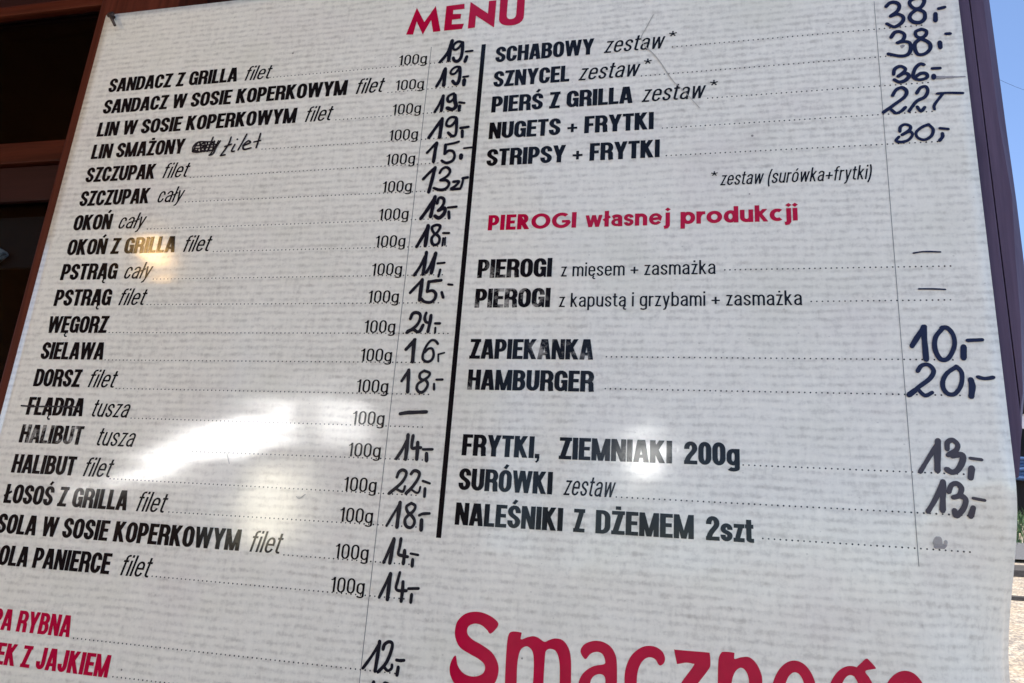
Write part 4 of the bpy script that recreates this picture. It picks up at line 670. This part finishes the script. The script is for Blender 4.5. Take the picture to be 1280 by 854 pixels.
g_t.links.new(cc, g_b.inputs['Base Color']); g_b.inputs['Roughness'].default_value = .9
bpn = N(g_t, 'ShaderNodeBump', i_Strength=1.0, i_Distance=.02); g_t.links.new(vo.outputs['Distance'], bpn.inputs['Height']); g_t.links.new(bpn.outputs[0], g_b.inputs['Normal'])
xs = sorted(set([-400, -200, -100, -50, -30, -20] + [-12 + .8*i for i in range(46)] + [30, 40, 60, 100, 200, 400]))
ys = sorted(set([-400, -200, -100, -50, -30, -20] + [-12 + .8*i for i in range(54)] + [36, 45, 60, 100, 200, 400]))
gv = [(x, y, ground_z(x, min(y, 34)) if x > -12 else 0) for y in ys for x in xs]; nx = len(xs)
gf = [(j*nx+i, j*nx+i+1, (j+1)*nx+i+1, (j+1)*nx+i) for j in range(len(ys)-1) for i in range(nx-1)]
me = bpy.data.meshes.new('ground'); me.from_pydata(gv, [], gf); go = link('ground', me, gm_); go['kind'] = 'structure'

def along(px, py, dist):
    """a point seen past the right edge of the board, at a given distance from the eye"""
    d = (_r*((px-640)/934.98) - _u*((py-427)/934.98) + _f).normalized()
    return cam.matrix_world.translation + d*dist
AZ = math.radians(20.45); HF = Vector((math.sin(AZ), math.cos(AZ), 0)); HR = Vector((math.cos(AZ), -math.sin(AZ), 0)); EYE = Vector((.164, -.671, 0))
def gp(r, s, dz=0.0):
    """ground point: r metres out behind the kiosk corner, s metres to the right"""
    p = EYE + HF*r + HR*s; return Vector((p.x, p.y, ground_z(p.x, p.y) + dz))
def strip(name, r0, r1, mat, dz, s0=-6, s1=8, thick=.0, nr=6):
    m = MB(); ns = 28
    P = [[gp(r0+(r1-r0)*i/nr, s0+(s1-s0)*j/ns, dz) for j in range(ns+1)] for i in range(nr+1)]
    vs3 = [p for row in P for p in row]; fs3 = [(i*(ns+1)+j, i*(ns+1)+j+1, (i+1)*(ns+1)+j+1, (i+1)*(ns+1)+j) for i in range(nr) for j in range(ns)]
    if thick:
        n = len(vs3); vs3 += [p - Vector((0, 0, thick)) for p in vs3]
        for j in range(ns): fs3 += [(j, j+n, j+1+n, j+1), (nr*(ns+1)+j, nr*(ns+1)+j+1, nr*(ns+1)+j+1+n, nr*(ns+1)+j+n)]
        for i in range(nr): fs3 += [(i*(ns+1), (i+1)*(ns+1), (i+1)*(ns+1)+n, i*(ns+1)+n), (i*(ns+1)+ns, i*(ns+1)+ns+n, (i+1)*(ns+1)+ns+n, (i+1)*(ns+1)+ns)]
    m.add(vs3, fs3); return m.build(name, mat)
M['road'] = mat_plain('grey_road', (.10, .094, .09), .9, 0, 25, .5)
M['dark_band'] = mat_wood('dark_band_grey', (.045, .038, .034), (.10, .09, .08), 'X', .8)  # gravel strips; the broad one's shade is put into this colour
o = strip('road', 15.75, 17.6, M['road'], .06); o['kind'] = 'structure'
tag(strip('dark_strip', 14.45, 14.95, M['dark_band'], .10, -6, 8, .3), 'broad dark grey strip for a band of shade across the sunlit gravel below the grassy bank', 'kerb', 'dark strips in the gravel')  # dark strip laid in place of a cast shadow on the gravel
tag(strip('dark_strip', 12.62, 12.72, M['dark_band'], .05, -6, 8, .3), 'thin dark grey strip in the gravel nearest the kiosk', 'kerb', 'dark strips in the gravel')  # thin raised dark grey strip
# weeds and grass on the bank
gr_m, gr_t, gr_b = mat_new('bank_grass'); gn = noise(gr_t, coords(gr_t, (1, 1, 1)), 3.0, 3)
gr_t.links.new(ramp(gr_t, gn, [(.35, (.018, .045, .012)), (.6, (.05, .10, .025)), (.75, (.12, .13, .06))]), gr_b.inputs['Base Color']); gr_b.inputs['Roughness'].default_value = .6
m = MB()
for i in range(5200):
    r = 17.3 + 4.6*random.random()**.8; s = random.uniform(-2.5, 4.5); p = gp(r, s); h = random.uniform(.10, .34)*(.5 + .5*min(1, (r-17.2)/1.6)); a = random.random()*6.28; wv = Vector((math.cos(a), math.sin(a), 0))*random.uniform(.008, .02)
    t = Vector((random.uniform(-.5, .5), random.uniform(-.5, .5), 1))*h
    m.add([p-wv, p+wv, p+t*.6+wv*.7, p+t], [(0, 1, 2, 3)])
g = m.build('grass', gr_m); g['kind'] = 'stuff'; g['label'] = 'rough green grass and weeds on the bank'; g['category'] = 'grass'
# leafy hedge behind
hm, ht, hb_ = mat_new('hedge_leaves'); hn = noise(ht, coords(ht, (1, 1, 1)), 2.2, 4, .7)
ht.links.new(ramp(ht, hn, [(.35, (.010, .020, .008)), (.65, (.035, .065, .022))]), hb_.inputs['Base Color']); hb_.inputs['Roughness'].default_value = .55
hedge = empty('hedge', gp(23.2, 1.0)); tag(hedge, 'dark green leafy hedge on top of the bank', 'hedge')
m = MB()
for i in range(4200):
    s = random.uniform(-3.5, 5.5); q = random.random()*6.28; rad = .95*random.random()**.4
    p = gp(23.2 + rad*math.cos(q), s); p.z += 1.0 + (1.05 + .12*math.sin(2.1*s))*rad*math.sin(q)
    a = Vector((random.gauss(0, 1), random.gauss(0, 1), random.gauss(0, 1))).normalized(); b2 = a.orthogonal().normalized(); sz = random.uniform(.04, .10)
    m.add([p-a*sz, p+b2*sz*.55, p+a*sz, p-b2*sz*.55], [(0, 1, 2, 3)])
o = m.build('foliage', hm, hedge); o.matrix_parent_inverse = Matrix.Translation(-hedge.location)
for s in range(-3, 6):
    m = MB(); p = gp(23.2, s + .2); m.tube([p - Vector((0, 0, .1)), p + Vector((.05, .02, .9)), p + Vector((0, .06, 1.6))], [.04, .03, .012], 7)
    o = m.build('stem', M['wall'], hedge); o.matrix_parent_inverse = Matrix.Translation(-hedge.location)
# dark shed on the bank, only a sliver of it shows past the post
M['pale'] = mat_plain('pale_pink_paint', (.72, .60, .57), .6, 0, 8, .08)
M['shed'] = mat_wood('tarred_boards', (.006, .006, .007), (.016, .014, .014), 'Z', .7)
M['tarp'] = mat_plain('blue_tarpaulin', (.035, .075, .17), .45, 0, 9, .4)
shed = empty('garden_shed', gp(21.3, 1.4)); tag(shed, 'black boarded shed with a pale fascia board on the bank behind the kiosk', 'shed')
def obox(name, r0, r1, s0, s1, z0, z1, mat, parent, bevel=0.0):
    m = MB(); base = gp(21.3, 1.4)
    c = [base + HF*(r-21.3) + HR*(s-1.4) + Vector((0, 0, z)) for z in (z0, z1) for r, s in ((r0, s0), (r0, s1), (r1, s1), (r1, s0))]
    m.add(c, [(0, 3, 2, 1), (4, 5, 6, 7), (0, 1, 5, 4), (1, 2, 6, 5), (2, 3, 7, 6), (3, 0, 4, 7)])
    o = m.build(name, mat, parent, False, bevel)
    if parent: o.matrix_parent_inverse = Matrix.Translation(-parent.location)
    return o
obox('wall', 21.2, 22.0, -.30, 2.9, -.6, 2.05, M['shed'], shed)
obox('fascia', 21.16, 21.197, -.31, 2.95, 2.055, 2.40, M['pale'], shed, .01)
obox('roof', 21.05, 22.1, -.35, 3.0, 2.405, 2.80, M['shed'], shed, .02)
m = MB(); base = gp(21.0, 1.2, 0)
for i in range(7):
    z = .92 + .075*i; m.tube([base + HR*(-1.40 + .28*k) + HF*(-.03*math.sin(i*2.1+k)) + Vector((0, 0, z + .03*math.sin(1.7*k+i))) for k in range(9)], [.03] + [.055]*7 + [.03], 8)
tp = m.build('tarpaulin', M['tarp'], None, True); tag(tp, 'rolled blue tarpaulin against the black shed wall', 'tarpaulin')
# overhead wire in the sky
m = MB(); a, b2 = along(1180, 62, 30), along(1330, 128, 34); m.tube([a + (b2-a)*(k/12) - Vector((0, 0, .25*math.sin(math.pi*k/12))) for k in range(13)], .0045, 6)
c = m.build('overhead_wire', M['dark'], None, True); tag(c, 'thin dark overhead wire crossing the blue sky', 'wire')

# ------------------------------------------------------------------ warm lamp, plus tubes and globes added to make glare on the board
def mirror(px, py, dist):
    d = (_r*((px-640)/934.98) - _u*((py-427)/934.98) + _f); o = cam.matrix_world.translation; k = -o.y/d.y; p = o + d*k
    d = d.normalized(); return p + Vector((d.x, -d.y, d.z))*dist
def pole_lamp(px, py, dist, rad, mat, label, shape='globe', py2=None, px2=None, group=None, taper=1.0):
    c = mirror(px, py, dist); t = empty('glare_lamp', (c.x, c.y, 0)); tag(t, label, 'lamp', group or 'lit lamps in front of the kiosk')
    if shape == 'globe':
        m = MB(); m.lathe([(rad*math.sin(math.pi*k/12)+.0005, -rad*math.cos(math.pi*k/12)) for k in range(13)], (0, 0, c.z), 24); m.build('globe', mat, t, True)
        top = c.z - rad*.96
    else:
        c2 = mirror(px2, py2, dist); d = c2 - c; m = MB()
        m.tube([Vector((0, 0, c.z)) + d*(k/8) for k in range(9)], [rad*(taper + (1-taper)*k/8) for k in range(9)], 14); m.build('tube', mat, t, True)
        m = MB(); m.tube([Vector((0, 0, c.z + rad + .012)) + d*(k/8) for k in range(9)], .02, 8); m.build('housing', M['steel'], t, True)
        top = c.z - rad*.9
    m = MB(); m.tube([(0, 0, 0), (0, 0, top*.5), (0, 0, top)], [.03, .022, .018], 12); m.build('pole', M['steel'], t, True)
    m = MB(); m.lathe([(.001, 0), (.12, 0), (.12, .02), (.03, .05), (.001, .05)], (0, 0, 0), 20); m.build('base', M['steel'], t, True)
    return t
M['warm'] = mat_lamp('warm_bulb', (1.0, .60, .22), 38.0)
M['cool'] = mat_lamp('glare_tube', (1.0, .98, .95), 17.0)
M['dim'] = mat_lamp('dim_glare_tube', (1.0, .98, .95), 7.0)
M['white'] = mat_lamp('white_glare_globe', (1.0, 1.0, .97), 15.0)
M['cream'] = mat_lamp('cream_glare_globe', (1.0, .92, .70), 5.5)
pole_lamp(190, 320, 1.6, .029, M['warm'], 'small warm orange globe lamp on a steel pole')
pole_lamp(80, 618, 2.3, .044, M['cool'], 'long white horn shaped glowing tube added for the streak of glare', 'tube', 520, 368, None, .16)  # added glow source, tapered to the shape of the glare streak
pole_lamp(398, 520, 2.3, .062, M['dim'], 'shorter white glowing tube added for the second patch of glare', 'tube', 524, 452)
pole_lamp(803, 572, 2.6, .085, M['white'], 'white glowing globe added in front of the menu board for the round glare')  # added globe, sized for the round glare spot
pole_lamp(345, 638, 2.4, .15, M['cream'], 'large cream glowing globe added for the soft yellowish glare')
